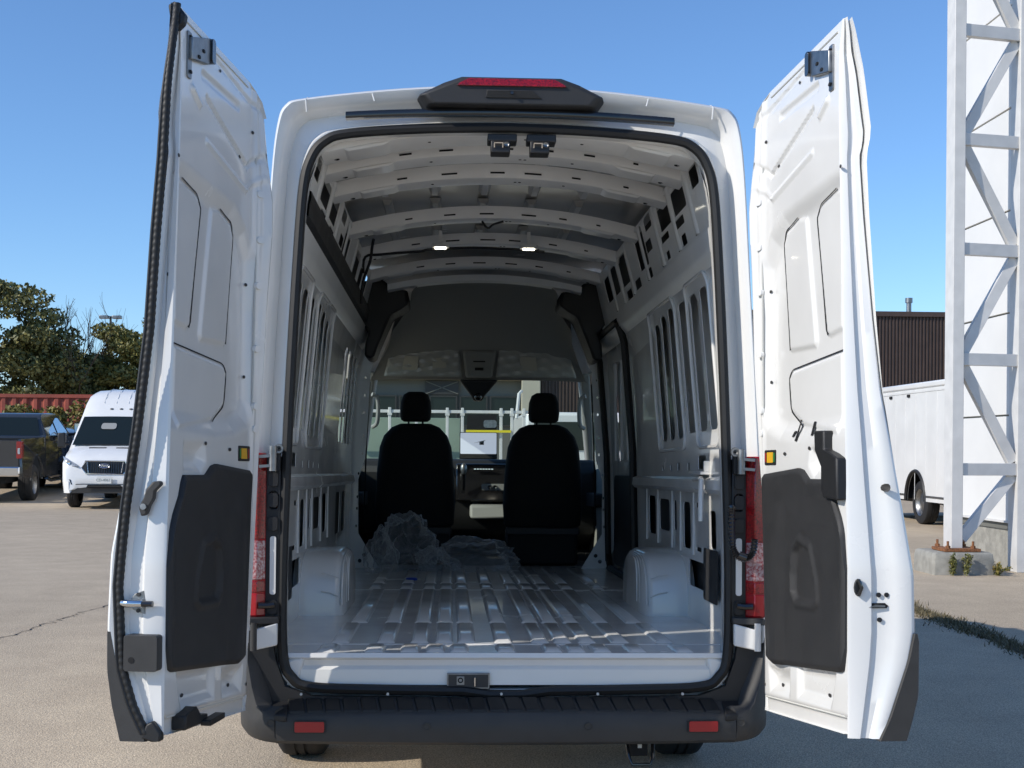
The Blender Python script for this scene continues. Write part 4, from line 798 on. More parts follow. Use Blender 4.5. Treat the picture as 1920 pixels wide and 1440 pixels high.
# ================================================================= BACKGROUND VEHICLES
def white_van(loc, rz):
    v = empty('parked_van', loc, (0, 0, rz)); tag(v, 'white high-roof van parked head-on beside the dark pickup truck', 'van')
    def sec(y, zt, w, wt, zb=.36):
        zm = min(1.28, zt * .86)
        return [(-w * .97, y, zb), (-w, y, .62), (-w, y, zm), (-wt - .02, y, zt - .07), (-wt + .10, y, zt - .01), (-wt * .5, y, zt + .015), (0, y, zt + .02), (wt * .5, y, zt + .015), (wt - .10, y, zt - .01), (wt + .02, y, zt - .07), (w, y, zm), (w, y, .62), (w * .97, y, zb)]
    S_ = [(-.02, .50, .78, .70), (.0, .72, .80, .74), (.03, .93, .86, .82), (.09, 1.08, .92, .88), (.22, 1.18, .97, .91), (.5, 1.30, 1.0, .93), (.76, 1.375, 1.01, .94), (.80, 1.39, 1.015, .945), (1.15, 1.74, 1.02, .90), (1.50, 2.08, 1.03, .86), (1.62, 2.18, 1.03, .85), (1.9, 2.46, 1.03, .82), (2.2, 2.64, 1.03, .80), (2.6, 2.73, 1.03, .79), (3.2, 2.76, 1.03, .79), (5.9, 2.76, 1.03, .79)]
    mb = MB(); mb.loft([sec(*s_) for s_ in S_], False, False); mb.loft([sec(-.02, .50, .78, .70), [(x * .9, .03, .42) for x, y, z in sec(-.02, .5, .78, .7)]], False)
    mb.add(sec(5.9, 2.76, 1.03, .79), [tuple(range(13))]); mb.build('van_body', 'white', v, smooth_=45)
    ws = MB(); ws.grid(12, 8, lambda a, b: (lerp(lerp(-.90, .90, a), lerp(-.80, .80, a), b), lerp(.80, 1.50, b) - .012 - .02 * 0, lerp(1.40, 2.06, b) + .022 + .012 * (1 - (2 * a - 1) ** 2))); wso = ws.build('windscreen', 'darkglass', v)
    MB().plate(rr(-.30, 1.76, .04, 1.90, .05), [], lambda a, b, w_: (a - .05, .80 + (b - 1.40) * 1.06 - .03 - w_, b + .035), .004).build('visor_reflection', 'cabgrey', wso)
    for sx in (-1, 1):
        MB().bar((sx * .20 - .45, .78, 1.43), (sx * .20 + .15, .79, 1.44), .012, .012).build('wiper', 'black', v)
        MB().hexa([(sx * .30 - .19, .62, 1.348), (sx * .30 + .19, .62, 1.348), (sx * .30 + .19, .665, 1.362), (sx * .30 - .19, .665, 1.362)], [(sx * .30 - .19, .62, 1.362), (sx * .30 + .19, .62, 1.362), (sx * .30 + .19, .665, 1.376), (sx * .30 - .19, .665, 1.376)]).build('bonnet_vent', 'dark', v)
        hl_ = MB().add([(sx * .58, .015, .93), (sx * .88, .12, .97), (sx * .955, .26, 1.17), (sx * .86, .13, 1.13), (sx * .66, .055, 1.02), (sx * .585, .02, .97)], [(0, 1, 2, 3, 4, 5)]).build('headlight', 'clearhl', v, solid=.04)
        MB().lathe([(0, .0), (-.01, .04), (.01, .05)], (sx * .80, .05, 1.03), 'y', 12).build('headlight_bulb', 'chrome', hl_)
        MB().add([(sx * .70, -.005, .55), (sx * .84, .05, .57), (sx * .84, .05, .68), (sx * .74, .0, .66)], [(0, 1, 2, 3)]).build('fog_lamp', 'black_gloss', v, solid=.03)
        MB().tube([(sx * 1.02, 1.0, 1.45), (sx * 1.12, .98, 1.46)], .03, 8).build('mirror_arm', 'black', v)
        MB().box(sx * 1.18 - .09, sx * 1.18 + .09, .93, 1.05, 1.36, 1.70).build('mirror', 'black', v, bevel=.03)
        wheel_parts(v, sx * .89, 1.05, .34, .34, .23, sx)
        wheel_parts(v, sx * .89, 4.8, .34, .34, .23, sx)
    gr = MB().plate([(-.40, .80), (-.50, .93), (-.42, 1.06), (.42, 1.06), (.50, .93), (.40, .80)], [], lambda a, b, w_: (a, -.005 + .35 * max(0, b - .9) * .5 + .12 * a * a - w_, b), .02).build('grille', 'black', v)
    pts = [(-.41, .79), (-.515, .93), (-.43, 1.072), (.43, 1.072), (.515, .93), (.41, .79)]
    MB().tube([(a, -.03 + .35 * max(0, b - .9) * .5 + .12 * a * a, b) for a, b in pts], .013, 6, closed=True).build('grille_rim', 'chrome', gr)
    for k in range(-8, 9): MB().bar((k * .05, -.03 + .12 * (k * .05) ** 2, .81), (k * .05, -.005 + .12 * (k * .05) ** 2, 1.05), .012, .012).build('grille_bar', 'black_gloss', gr)
    for sx in (-1, 1): MB().bar((sx * .355, -.02, .81), (sx * .39, .01, 1.05), .012, .012).build('grille_strut', 'chrome', gr)
    bd = MB().plate(ell(0, .965, .115, .048, 28), [], lambda a, b, w_: (a, -.048 - w_, b), .012).build('badge', 'blue', v)
    MB().tube([(a, -.062, b) for a, b in ell(0, .965, .113, .047, 28)], .006, 6, closed=True).build('badge_rim', 'chrome', bd)
    text_mesh('badge_lettering', 'Ford', .075, 'chrome', bd, Matrix.Translation((0, -.063, .967)) @ Matrix.Rotation(PI / 2, 4, 'X'), bold=.001, shear=.35)
    pl = MB().plate(rr(-.155, .575, .155, .735, .012), [], lambda a, b, w_: (a, -.05 - w_, b), .008).build('number_plate', 'platewhite', v)
    text_mesh('plate_lettering', 'CD-40611', .082, 'platetext', pl, Matrix.Translation((0, -.0595, .652)) @ Matrix.Rotation(PI / 2, 4, 'X'), bold=.0015)
    lb = MB().plate([(-.62, .56), (-.74, .36), (.74, .36), (.62, .56), (.48, .57), (-.48, .57)], [], lambda a, b, w_: (a, -.035 + .1 * a * a - w_, b), .02).build('lower_bumper', 'grey_plastic', v)
    MB().plate([(-.40, .47), (-.36, .55), (.36, .55), (.40, .47)], [], lambda a, b, w_: (a, -.06 + .1 * a * a - w_, b), .004).build('lower_intake', 'dark', lb)
    MB().bar((-.36, -.055, .51), (.36, -.055, .51), .015, .02).build('intake_bar', 'black_gloss', lb)
    for x in (-.22, .0, .22): MB().lathe([(0, .045), (.02, .04), (.03, .0)], (x, 1.70, 2.262), 'z', 10).build('roof_marker', 'grey_plastic', v)
    for x in (-.42, -.14, .14, .42): MB().tube([(x, 1.82, 2.41), (x, 2.05, 2.585), (x, 2.3, 2.70), (x, 2.8, 2.775), (x, 4, 2.79)], .006, 6).build('roof_rib', 'white', v)
    return v
mat('clearhl', (.55, .58, .62), .12, coat=1., noise=(25, .5)); mat('platetext', (.30, .33, .32), .6)
wv = white_van((-8.08, 25.93, 0), rad(2)); wv.scale = (1.03, 1.03, 1.03)

def pickup(loc, rz, tilt):
    v = empty('pickup_truck', loc, (tilt, 0, rz)); tag(v, 'glossy black crew-cab pickup truck cut off by the left edge', 'pickup')
    # local: tail at y=0, forward +y, right side at x=0, width to the left
    def side(x, s=1):
        return None
    mb = MB(); W_ = 2.03
    mb.loft([[(x, y, z) for y, z in ((0, .62), (.0, 1.43), (2.05, 1.45), (2.05, .60))] for x in (-W_ + .06, -W_, -.01 - .0, -.06)], False)
    # right bed side with arch
    arch = [(1.22 + .50 * math.cos(a), .55 + .50 * math.sin(a)) for a in np.linspace(0, PI, 14)]
    outl = [(0, .60), (0, 1.40), (.03, 1.45), (2.06, 1.47), (2.06, .55)] + arch
    mb = MB(); mb.plate(outl, [], lambda u, q, w_: (.0 - w_ - .05 * smooth(1.2, 1.47, q) + .04 * smooth(.62, .4, 0), u, q), .06); mb.box(-W_, -.06, .0, .05, .62, 1.42); mb.box(-W_, -W_ + .06, 0, 2.06, .6, 1.46); mb.build('cargo_bed', 'blackpaint', v, bevel=.02)
    mb = MB(); mb.tube([(.015, 1.22 + .51 * math.cos(a), .55 + .51 * math.sin(a)) for a in np.linspace(-.1, PI + .1, 16)], .03, 6); mb.build('wheel_flare', 'blackpaint', v)
    mb = MB(); mb.plate([(2.09, .52), (2.09, 1.47), (2.20, 1.50), (2.42, 1.98), (2.7, 2.03), (3.95, 2.03), (4.15, 1.98), (4.75, 1.48), (4.80, 1.3), (4.80, .50)], [], lambda u, q, w_: (-.0 - .20 * smooth(1.45, 2.03, q) - w_, u, q), 0.001)
    def cabx(z): return .0 - .22 * float(smooth(1.42, 2.05, z))
    out = [(2.09, .52), (2.09, 1.46), (2.22, 1.52), (2.40, 1.90), (2.52, 2.0), (2.7, 2.035), (3.95, 2.035), (4.12, 1.98), (4.75, 1.48), (4.80, 1.3), (4.80, .50)]
    mb = MB(); mb.loft([[(x_(q), u, q) for u, q in out] for x_ in (lambda q: -W_ - cabx(q), lambda q: -1.0, cabx)], True, False); n_ = len(out)
    mb.add([(cabx(q), u, q) for u, q in out], [tuple(range(n_))]); mb.build('cab', 'blackpaint', v, bevel=.02)
    mb = MB(); mb.loft([[(-W_, y, .5), (-W_, y, z - .12), (-W_ + .12, y, z), (-.12, y, z), (0, y, z - .12), (0, y, .5)] for y, z in ((4.8, 1.47), (5.6, 1.42), (6.1, 1.33), (6.2, 1.1))], False, True); mb.build('bonnet', 'blackpaint', v)
    for a, b in (((2.60, 1.50), (3.30, 1.93)), ((3.42, 1.50), (4.0, 1.93))):
        y0, y1 = a[0], b[0]
        MB().add([(cabx(1.5) + .006, y0, 1.50), (cabx(1.5) + .006, y1 + (.50 if y0 > 3.3 else 0), 1.50), (cabx(1.92) + .006, y1 + (.04 if y0 > 3.3 else 0), 1.92), (cabx(1.92) + .006, y0 + .04, 1.92)], [(0, 1, 2, 3)]).build('side_window', 'carglass', v)
    MB().add([(-W_ + .14, 2.15, 1.50), (-.14, 2.15, 1.50), (-.26, 2.37, 1.93), (-W_ + .26, 2.37, 1.93)], [(0, 1, 2, 3)]).build('rear_window', 'darkglass', v)
    for y in (3.36, 2.12, 4.72): MB().bar((.004, y, .62), (.004, y, 1.46), .008, .012).build('door_gap', 'dark', v)
    for y in (3.12, 4.3): MB().box(.0, .025, y, y + .18, 1.30, 1.335).build('door_handle', 'blackpaint', v, bevel=.008)
    MB().plate(rr(-.10, 1.02, .015, 1.40, .02), [], lambda u, q, w_: (u, -.006 - w_, q), .02).build('tail_light', 'red', v, bevel=.004)
    MB().plate(rr(-.07, 1.12, -.02, 1.25, .01), [], lambda u, q, w_: (u, -.03 - w_, q), .004).build('reverse_light', 'clearhl', v)
    MB().plate(rr(.0, 1.02, .13, 1.40, .02), [], lambda u, q, w_: (.005 + w_, u, q), .014).build('tail_light', 'red', v, bevel=.004)
    MB().box(-W_, .0, -.16, .0, .62, .84).build('rear_bumper', 'chrome', v, bevel=.03)
    MB().tube([(.02, 2.15, .50), (.06, 2.4, .44), (.06, 4.5, .44), (.02, 4.7, .5)], .05, 8).build('side_step', 'black_gloss', v)
    MB().tube([(.0, 4.42, 1.50), (.22, 4.38, 1.52)], .035, 8).build('mirror_arm', 'black', v)
    MB().box(.17, .42, 4.30, 4.42, 1.42, 1.80).build('mirror', 'black', v, bevel=.04)
    MB().box(.19, .40, 4.285, 4.30, 1.56, 1.78).build('mirror_glass', 'chrome', v)
    for y in (1.22, 5.28):
        wheel_parts(v, -.16, y, .42, .42, .30, 1); wheel_parts(v, -W_ + .16, y, .42, .42, .30, -1)
    MB().box(-1.6, -.4, .2, 5.8, .45, .62).build('chassis', 'dark', v)
    MB().tube([(-.9, .2, 2.055), (-.6, .0, 2.0)], .001, 4)
    return v
mat('carglass', (.35, .42, .48), .03, coat=1., metal=.6)
pk = pickup((-10.72, 28.35, .0), rad(2.5), rad(1.2)); pk.scale = (1.08, 1.08, 1.1)
# dark car behind the pickup
v = empty('parked_car', (-11.35, 33.9, gz(-11, 34)), (0, 0, rad(2))); tag(v, 'dark car mostly hidden between the pickup and the white van', 'car')
MB().loft([[(x, y, z) for x, z in ((-.9, .35), (-.9, .8), (-.86, zs_), (-.7, zt_), (.7, zt_), (.86, zs_), (.9, .8), (.9, .35))] for y, zs_, zt_ in ((0, .85, .9), (.1, 1.0, 1.05), (.5, 1.05, 1.6), (1.2, 1.1, 1.75), (2.8, 1.1, 1.75), (3.6, 1.0, 1.1), (4.4, .85, .9))], False, False).build('car_body', 'blackpaint', v)
for sx in (-1, 1):
    for y in (.8, 3.6): wheel_parts(v, sx * .80, y, .33, .33, .2, sx)

# white box truck on the right
v = empty('box_truck', (9.2, 18.2, 0)); tag(v, 'white box truck with a plain panelled side behind the lattice tower', 'truck')
arch = [(2.8 + .56 * math.cos(a), .45 + .62 * math.sin(a)) for a in np.linspace(0, PI, 16)]
MB().plate([(0, .5), (0, 2.74), (7.6, 2.74), (7.6, .5)] + arch[::-1][::-1] if False else [(7.6, .48), (7.6, 2.74), (0, 2.74), (0, .48)] + [(3.55 - .56 * math.cos(a), .48 + .60 * math.sin(a)) for a in np.linspace(0, PI, 16)], [], lambda u, q, w_: (w_, u, q), .04).build('truck_side', 'white2', v, smooth_=0)
MB().box(.04, 2.2, 0, 7.6, 1.12, 2.74).box(.04, 2.2, 0, 2.9, .5, 1.12).box(.04, 2.2, 4.2, 7.6, .5, 1.12).build('truck_box', 'white2', v)
MB().box(.5, 1.7, 2.9, 4.2, .5, 1.12).build('wheel_well', 'dark', v)
MB().box(.041, 2.19, 2.9, 2.92, .5, 1.12).box(.041, 2.19, 4.18, 4.2, .5, 1.12).box(.041, 2.19, 2.9, 4.2, 1.1, 1.119).build('wheel_well_liner', 'dark', v)
MB().box(-.03, 2.23, -.03, 7.63, 2.74, 2.86).build('roof_cap', 'white2', v, bevel=.03)
for k in range(1, 13): MB().box(-.004, .0, k * .6 - .01, k * .6 + .01, .5, 2.74).build('side_seam', 'white2', v)
MB().tube([(-.01, 3.55 - .56 * math.cos(a), .48 + .60 * math.sin(a)) for a in np.linspace(0, PI, 20)], .035, 6).build('arch_trim', 'black', v)
MB().box(-.012, .0, 0, 2.95, .56, .60).build('rub_rail', 'steel', v); MB().box(-.012, .0, 4.15, 7.6, .56, .60).build('rub_rail', 'steel', v)
MB().box(-.012, .0, 0, 7.6, 2.66, 2.70).build('gutter_rail', 'white2', v)
for y in (3.9, 5.0): MB().box(-.03, .0, y, y + .14, 2.58, 2.64).build('marker_lamp', 'dark', v, bevel=.01)
wheel_parts(v, .22, 3.55, .44, .44, .28, -1); wheel_parts(v, 1.98, 3.55, .44, .44, .28, 1); wheel_parts(v, .22, 6.6, .44, .44, .28, -1); wheel_parts(v, 1.98, 6.6, .44, .44, .28, 1)
MB().box(.3, 1.9, .4, 7.3, .42, .5).build('chassis', 'dark', v)

# ================================================================= LATTICE TOWER + WHITE BUILDING
v = empty('lattice_tower', (5.9, 11.1, 0)); tag(v, 'tall white steel lattice tower bolted to a concrete footing', 'tower')
TOP = 9.2
def col(x, y, z0=.31): return MB().box(x, x + .14, y, y + .27, z0, TOP).build('tower_leg', 'towerwhite', v, bevel=.006)
col(-.02, 0); col(.86, .16, 0)
zl = [1.27, 2.615, 3.96, 5.30, 6.63, 7.97]
for z in zl:
    MB().hexa([(.12, .02, z - .075), (.86, .18, z - .075), (.86, .18, z + .075), (.12, .02, z + .075)], [(.12, .11, z - .075), (.86, .27, z - .075), (.86, .27, z + .075), (.12, .11, z + .075)]).build('tower_rail', 'towerwhite', v, bevel=.004)
def brace(z0, z1, rise):
    a, b = ((.14, .02), (.84, .17)) if rise else ((.84, .17), (.14, .02))
    p, q_ = Vector((a[0], a[1] + .05, z0)), Vector((b[0], b[1] + .05, z1)); d_ = (q_ - p).normalized(); n_ = Vector((d_.z, 0, -d_.x)).normalized() * .065
    f_ = Vector((0, .10, 0))
    MB().hexa([p - n_, q_ - n_, q_ + n_, p + n_], [p - n_ + f_, q_ - n_ + f_, q_ + n_ + f_, p + n_ + f_]).build('tower_brace', 'towerwhite', v, bevel=.004)
brace(.42, 1.20, True); brace(1.36, 2.54, False); brace(2.70, 3.88, True); brace(4.04, 5.22, False); brace(5.38, 6.55, True); brace(6.71, 7.89, False)
bpz = MB().box(-.14, .30, -.12, .34, .275, .312).build('base_plate', 'rust', v, bevel=.003)
for x, y in ((-.09, -.07), (.22, -.07), (-.09, .28), (.24, .28)): MB().cyl((x, y, .30), (x, y, .40), .016, 8).build('anchor_bolt', 'rust', v); MB().cyl((x, y, .312), (x, y, .345), .03, 6).build('anchor_nut', 'rust', v)
f = MB().loft([[(x, y, z) for x, y in rr(-.36 * k, -.31 * k, .36 * k, .42 * k, .03, 2)] for k, z in ((1.03, 0), (1.02, .18), (.99, .25), (.93, .27))], True, True).build('tower_footing', 'concrete'); f.location = (5.97, 11.22, 0); tag(f, 'weathered concrete footing under the near leg of the lattice tower', 'footing')
v = empty('panel_building', (6.85, 11.65, 0)); tag(v, 'white metal-panelled building on a concrete base behind the lattice tower', 'building')
zp = [.60, 1.95, 3.25, 4.55, 5.85, 7.15, 7.95]
for a, b in zip(zp[:-1], zp[1:]):
    MB().box(0, .05, 0, 2.05, a + .012, b - .012).build('wall_panel', 'wallwhite', v, bevel=.004)
    for k in range(4): MB().box(.055 + k * 2, .055 + k * 2 + 1.985, -.0, .05, a + .012, b - .012).build('wall_panel', 'wallwhite', v, bevel=.004)
MB().box(.03, 8.0, .03, 2.02, .5, 7.9).build('wall_core', 'olive', v)
MB().box(.06, 8.0, .05, 2.0, -.05, .58).build('concrete_base', 'concrete', v, bevel=.01)
MB().box(-.03, 8.0, -.03, 2.08, .585, .612).build('base_flashing', 'towerwhite', v, bevel=.003)
MB().box(-.04, 8.0, -.04, 2.09, 7.95, 8.05).build('roof_coping', 'wallwhite', v, bevel=.01)

# ================================================================= FAR BUILDING (seen over the truck and through the windscreen)
v = empty('warehouse', (0, 41, 0)); tag(v, 'brown corrugated-metal warehouse with tan office wing in the far background', 'building')
mb = MB(); prof = []
x = 2.85
while x < 24:
    prof += [(x, 0), (x + .045, 0), (x + .06, -.05), (x + .105, -.05)]; x += .12
mb.loft([[(a, b, z) for a, b in prof] for z in (0, 6.15)], False); mb.box(2.85, 24, .02, 12, 0, 6.14); mb.build('corrugated_wall', 'brown', v, smooth_=0)
MB().box(2.7, 24.1, -.12, .1, 6.15, 6.32).build('roof_coping', 'brown', v)
MB().box(2.2, 2.84, -.35, .2, 0, 6.0).build('pillar', 'beige', v, bevel=.02)
MB().box(-7.5, 2.2, .1, 12, 0, 5.6).build('office_wall', 'olive', v)
MB().box(-7.5, 2.19, -.30, .15, 3.78, 4.6).build('fascia', 'beige', v, bevel=.02)
for k in range(9):
    x0 = -7.2 + k * 1.04; w0 = MB().plate(rr(x0, 2.2, x0 + .96, 3.25, .005), [rr(x0 + .05, 2.25, x0 + .91, 3.2, .005)], lambda u, q, w_: (u, .0 + w_, q), .09).build('window', 'grey_plastic', v); MB().box(x0 + .05, x0 + .91, .05, .07, 2.25, 3.2).build('pane', 'darkglass', w0)
xs_ = MB().box(-1.1, .05, -.02, .09, 3.28, 3.75); xo = xs_.build('cross_panel', 'greypanel', v) if 'greypanel' in M else xs_.build('cross_panel', 'grey_plastic', v)
for (a, b) in (((-1.08, 3.30), (.03, 3.73)), ((-1.08, 3.73), (.03, 3.30))): MB().bar((a[0], -.03, a[1]), (b[0], -.03, b[1]), .03, .05, up=(0, 1, 0)).build('cross_bar', 'olive', xo)
fl = MB().cyl((16.07, 1.0, 6.1), (16.07, 1.0, 6.75), .09, 12).build('flue_pipe', 'steel', v)
MB().cyl((16.07, 1.0, 6.75), (16.07, 1.0, 6.92), .13, 12).build('flue_cap', 'steel', v)

# work trucks parked in front of the van (seen through its windscreen)
v = empty('stake_truck', (0, 17.2, 0)); tag(v, 'flatbed truck with white posts and rail, seen through the windscreen', 'truck')
MB().box(-2.6, 1.15, .0, 2.0, .85, 1.0).build('truck_bed', 'dark', v)
MB().box(-2.6, 1.1, .02, .06, 2.05, 2.10).build('top_rail', 'towerwhite', v, bevel=.006)
for x in (-2.2, -1.75, -1.22, -.78, -.27, -.02, .62, .80, 1.0): MB().box(x - .024, x + .024, .0, .06, 1.0, 2.14).build('post', 'towerwhite', v, bevel=.006); MB().box(x - .036, x + .036, -.012, .075, 2.01, 2.05).build('post_collar', 'towerwhite', v)
MB().box(-2.1, -.05, .5, .56, 1.0, 1.98).build('tailboard', 'greenpanel', v, bevel=.01)
MB().box(.06, .56, .45, .5, 1.0, 2.04).build('rear_window_frame', 'dark', v)
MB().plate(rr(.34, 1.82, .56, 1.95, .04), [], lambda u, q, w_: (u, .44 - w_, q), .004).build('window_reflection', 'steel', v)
MB().box(.04, .78, -.06, .0, 1.735, 1.775).build('yellow_bar', 'safety', v)
for x in (-2.2, .8): wheel_parts(v, x, 1.0, .45, .45, .28, 1)
MB().box(-2.4, .9, .3, 1.7, .45, .85).build('chassis', 'dark', v)
v = empty('ladder_truck', (0, 18.6, 0)); tag(v, 'white van body standing right of the flatbed truck, beyond the windscreen', 'truck')
MB().box(1.1, 3.1, 0, 4.5, .5, 2.12).build('van_box', 'white2', v, bevel=.06)
MB().box(1.25, 2.95, -.02, .02, 1.45, 1.95).build('rear_glass', 'darkglass', v)
MB().tube([(.95, .2, 2.0), (1.0, .3, 2.45), (1.05, .35, 2.5)], .03, 8).build('crane_arm', 'towerwhite', v)
for x in (1.35, 2.85): wheel_parts(v, x, .9, .36, .36, .24, 1); wheel_parts(v, x, 3.6, .36, .36, .24, 1)

# ================================================================= LEFT BACKGROUND: hedge, container, trees, light pole
def leaves(mb, centres, n, size, r):
    """n leaf quads scattered in ellipsoidal clumps: centres = [(x, y, z, rx, ry, rz)]"""
    wts = np.array([c[3] * c[4] * c[5] for c in centres]) ** .67; wts /= wts.sum(); k = r.choice(len(centres), n, p=wts); C = np.array(centres)[k]
    d = r.normal(size=(n, 3)); d /= np.linalg.norm(d, axis=1)[:, None]; rr_ = r.uniform(.35, 1, n) ** .6
    P_ = C[:, :3] + d * C[:, 3:] * rr_[:, None]
    a = r.normal(size=(n, 3)) + d * .3; a /= np.linalg.norm(a, axis=1)[:, None]; b = np.cross(a, r.normal(size=(n, 3))); b /= np.linalg.norm(b, axis=1)[:, None]
    s_ = size * r.uniform(.6, 1.4, n)[:, None]; A, B_ = a * s_, b * s_ * .55
    V = np.stack([P_ - A, P_ + B_, P_ + A, P_ - B_], 1).reshape(-1, 3); o = len(mb.v)
    mb.v += [tuple(p) for p in V.tolist()]; mb.f += [(o + 4 * i, o + 4 * i + 1, o + 4 * i + 2, o + 4 * i + 3) for i in range(n)]; mb.mi += [0] * n
def limb(mb, p, d, L, r0, depth, R_, tips, spread=.6):
    pts = [Vector(p)]; d = Vector(d).normalized(); n = 4
    for i in range(n):
        d = (d + Vector((R_.gauss(0, .12), R_.gauss(0, .12), R_.gauss(.05, .06)))).normalized(); pts.append(pts[-1] + d * L / n)
    mb.tube(pts, [lerp(r0, r0 * .55, i / n) for i in range(n + 1)], 6 if depth > 1 else 4)
    tips.append(pts[-1])
    if depth:
        for k in range(R_.choice((2, 3, 3))):
            dd = (d + Vector((R_.gauss(0, spread), R_.gauss(0, spread), R_.gauss(.15, .3)))).normalized(); limb(mb, pts[R_.choice((2, 3, 4))], dd, L * R_.uniform(.6, .8), r0 * .55, depth - 1, R_, tips, spread)
def tree(name, label, loc, h, clumps, nleaf, size, m, seed, trunk=.25):
    t = empty(name, loc); tag(t, label, 'tree'); R_ = random.Random(seed); r = np.random.default_rng(seed)
    mb = MB(); tips = []; limb(mb, (0, 0, -.2), (0, 0, 1), h * .45, trunk, 3, R_, tips); mb.build('trunk', 'bark', t)
    mb = MB(); leaves(mb, clumps, nleaf, size, r); mb.build('crown', m, t, smooth_=0, recalc=False); return t
r = np.random.default_rng(4)
def clumps_in(n, c, e, s0, s1, r):
    o = []
    for _ in range(n):
        d = r.normal(size=3); d /= np.linalg.norm(d); q = d * np.array(e) * r.uniform(.3, 1) ** .5; s_ = r.uniform(s0, s1); o.append((c[0] + q[0], c[1] + q[1], c[2] + q[2], s_ * 1.25, s_ * 1.1, s_ * .6))
    return o
gzz = .9
tree('pine_tree', 'tall dark spreading pine at the left edge, tallest of the trees', (-21.3, 58, gzz), 8, clumps_in(75, (0, 0, 4.6), (3.6, 2.6, 3.7), .45, 1.05, r) + clumps_in(16, (1.6, 0, 4.6), (1.3, 1, .8), .4, .7, r), 26000, .11, 'leaf_pine', 5, .3)
tree('pine_tree', 'lower dark tree in shade between the tall pine and the bare tree', (-19.0, 60.5, gzz), 4.5, clumps_in(40, (0, 0, 3.0), (2.3, 1.6, 2.4), .4, .9, r), 11000, .11, 'leaf_pine', 6, .2)
tree('round_tree', 'rounded olive-green tree just left of the open van door', (-15.6, 62, gzz), 5.5, clumps_in(80, (.1, 0, 3.9), (3.0, 2.2, 3.0), .4, .85, r), 26000, .10, 'leaf_olive', 8, .25)
tree('round_tree', 'dark undergrowth tree behind the red container', (-17.6, 64, gzz), 4, clumps_in(34, (0, 0, 2.6), (2.0, 1.5, 2.2), .4, .8, r), 8000, .10, 'leaf_pine', 9, .2)
bt = empty('bare_tree', (-18.1, 60, gzz)); tag(bt, 'leafless tree rising between the pine and the rounded tree', 'tree')
mb = MB(); tips = []; R_ = random.Random(21)
for k in range(4): limb(mb, (R_.uniform(-.25, .25), R_.uniform(-.3, .3), 0), (R_.uniform(-.35, .5), R_.uniform(-.2, .2), 1.6), 3.1, .10, 4, R_, tips, .42)
mb.build('trunk', 'bark', bt)
mb = MB(); leaves(mb, [(t_.x, t_.y, t_.z, .35, .35, .25) for t_ in tips[::7] if t_.z < 5.0], 500, .05, r); mb.build('crown', 'leaf_hedge', bt, smooth_=0, recalc=False)
lp = empty('light_pole', (-19.35, 71, gzz)); tag(lp, 'twin-head parking lot light pole above the trees', 'light pole')
MB().cyl((0, 0, 0), (0, 0, 7.75), .09, 10, .06).build('pole', 'grey_plastic', lp)
for sx in (-1, 1): MB().box(sx * .1, sx * .62, -.16, .16, 7.62, 7.80).build('lamp_head', 'steel', lp, bevel=.03)
MB().bar((-.4, 0, 7.74), (.4, 0, 7.74), .07, .07).build('cross_arm', 'steel', lp)
# red shipping container
ct = empty('shipping_container', (-22.0, 42.0, gz(-18, 42))); tag(ct, 'red corrugated shipping container behind the hedge', 'container')
mb = MB(); prof = []; x = 0
while x < 12.1: prof += [(x, 0), (x + .11, 0), (x + .18, -.06), (x + .29, -.06)]; x += .36
mb.loft([[(a, b, z) for a, b in prof] for z in (.1, 2.42)], False); mb.box(0, 12.1, .02, 2.4, .05, 2.44); mb.build('corrugated_side', 'redcont', ct, smooth_=0)
MB().box(-.03, 12.15, -.09, 2.45, 2.42, 2.54).build('top_rail', 'redcont', ct)
# hedge
hd = empty('hedge', (-15, 38.0, gz(-14, 38))); tag(hd, 'yellow-green clipped hedge in front of the red container', 'hedge')
cl = [(lerp(-7.5, 9.5, k / 60) + r.normal() * .1, r.normal() * .2, r.uniform(.5, 1.95), .45, .4, .42) for k in range(61)] + [(lerp(-7.5, 9.5, k / 40), r.normal() * .2, 2.12 + r.normal() * .14 - .012 * k * .6, .35, .35, .3) for k in range(41)]
mb = MB(); leaves(mb, cl, 26000, .075, r); mb.build('foliage', 'leaf_hedge', hd, smooth_=0, recalc=False)
MB().box(-7.4, 9.4, -.12, .12, 0, 1.5).build('stems', 'bark', hd)
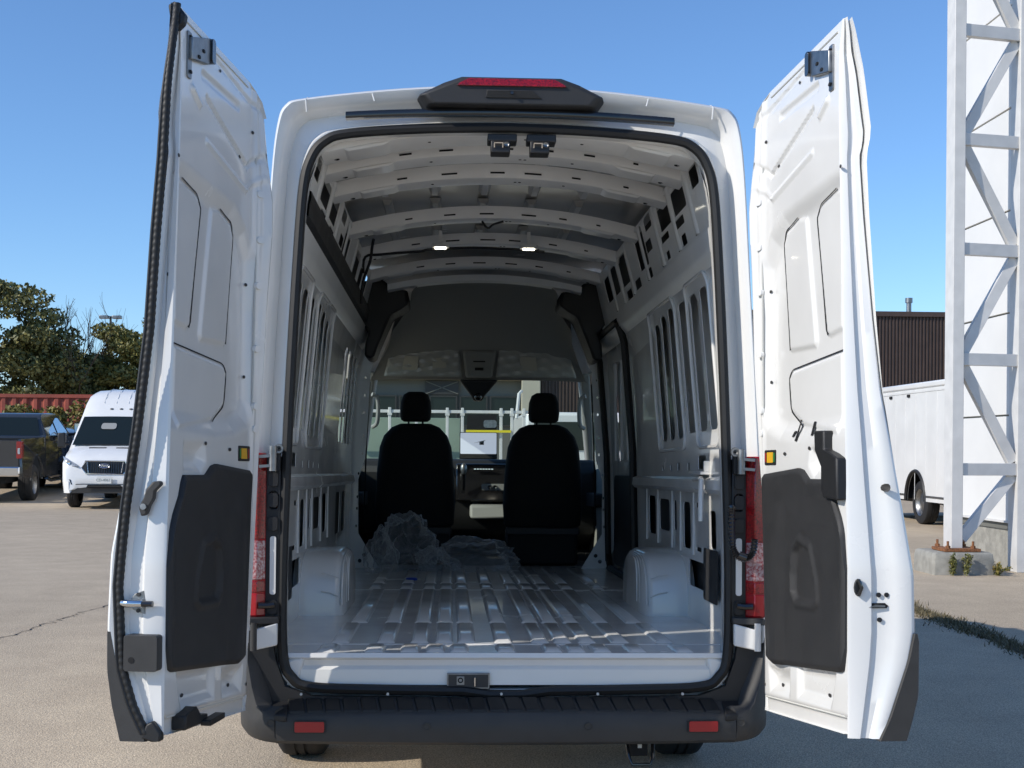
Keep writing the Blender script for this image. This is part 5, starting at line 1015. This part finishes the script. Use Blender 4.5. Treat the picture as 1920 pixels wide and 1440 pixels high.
# ================================================================= GROUND DETAILS
# crack on the left, grassy joint on the right
def crack(name, pts, wd, seed):
    R_ = random.Random(seed); q = catmull(pts, 14); mb = MB(); rows = []
    for p in q: o_ = R_.gauss(0, .02); w0 = wd * R_.uniform(.3, 1.4); rows.append([(p[0] + o_ - w0, p[1], .004), (p[0] + o_ + w0, p[1], .004)])
    mb.loft(rows, False); return struct(mb.build(name, 'dark', recalc=False))
crack('pavement_crack', [(-3.75, 3.5), (-3.64, 5.4), (-3.52, 6.6), (-3.46, 7.2), (-3.30, 8.3)], .006, 3)
crack('pavement_crack', [(4.06, 2.0), (4.08, 4.9), (4.10, 5.7), (4.14, 6.7), (4.2, 7.7), (4.2, 9)], .05, 5)
mb = MB(); r2 = np.random.default_rng(12); n = 5200
yy = r2.uniform(3.6, 9.2, n); xx = 4.12 + .008 * (yy - 5) + r2.normal(size=n) * .075 * (.6 + .6 * np.abs(np.sin(yy * 1.7)))
for x, y in zip(xx, yy):
    h_ = r2.uniform(.012, .055); a_ = r2.uniform(0, 6.3); dx, dy = math.cos(a_) * .006, math.sin(a_) * .006; lx, ly = r2.normal(size=2) * .025
    mb.add([(x - dx, y - dy, 0), (x + dx, y + dy, 0), (x + lx, y + ly, h_)], [(0, 1, 2)])
g = struct(mb.build('grass', 'leaf_grass', smooth_=0, recalc=False), 'stuff'); g['label'] = 'dry grass growing along the pavement joint'; g['category'] = 'grass'
def weed(loc, h_, n, label, seed, flower=None):
    t = empty('weed', loc); tag(t, label, 'weed', 'weeds at the tower footing'); r_ = np.random.default_rng(seed); mb = MB(); tops_ = []
    for k in range(n):
        dx, dy = r_.normal(size=2) * .05; p = [(r_.normal() * .02, r_.normal() * .02, 0), (dx * .5, dy * .5, h_ * .5), (dx, dy, h_ * r_.uniform(.7, 1))]; mb.tube(p, .004, 4); tops_.append(p)
    mb.build('stem', 'leaf_weed', t)
    mb = MB(); leaves(mb, [(lerp(p[0][0], p[2][0], q), lerp(p[0][1], p[2][1], q), p[2][2] * q, .035, .035, .03) for p in tops_ for q in (.25, .5, .75, .95)], 50 * n, .017, r_); mb.build('leaf_cluster', flower or 'leaf_weed', t, smooth_=0, recalc=False)
weed((5.80, 10.86, 0), .26, 5, 'leafy weed on the left face of the concrete footing', 1)
weed((5.96, 10.84, 0), .28, 5, 'taller weed in the middle of the footing face', 2)
weed((6.36, 10.88, 0), .15, 5, 'low yellowish weed at the right corner of the footing', 3, 'leaf_hedge')
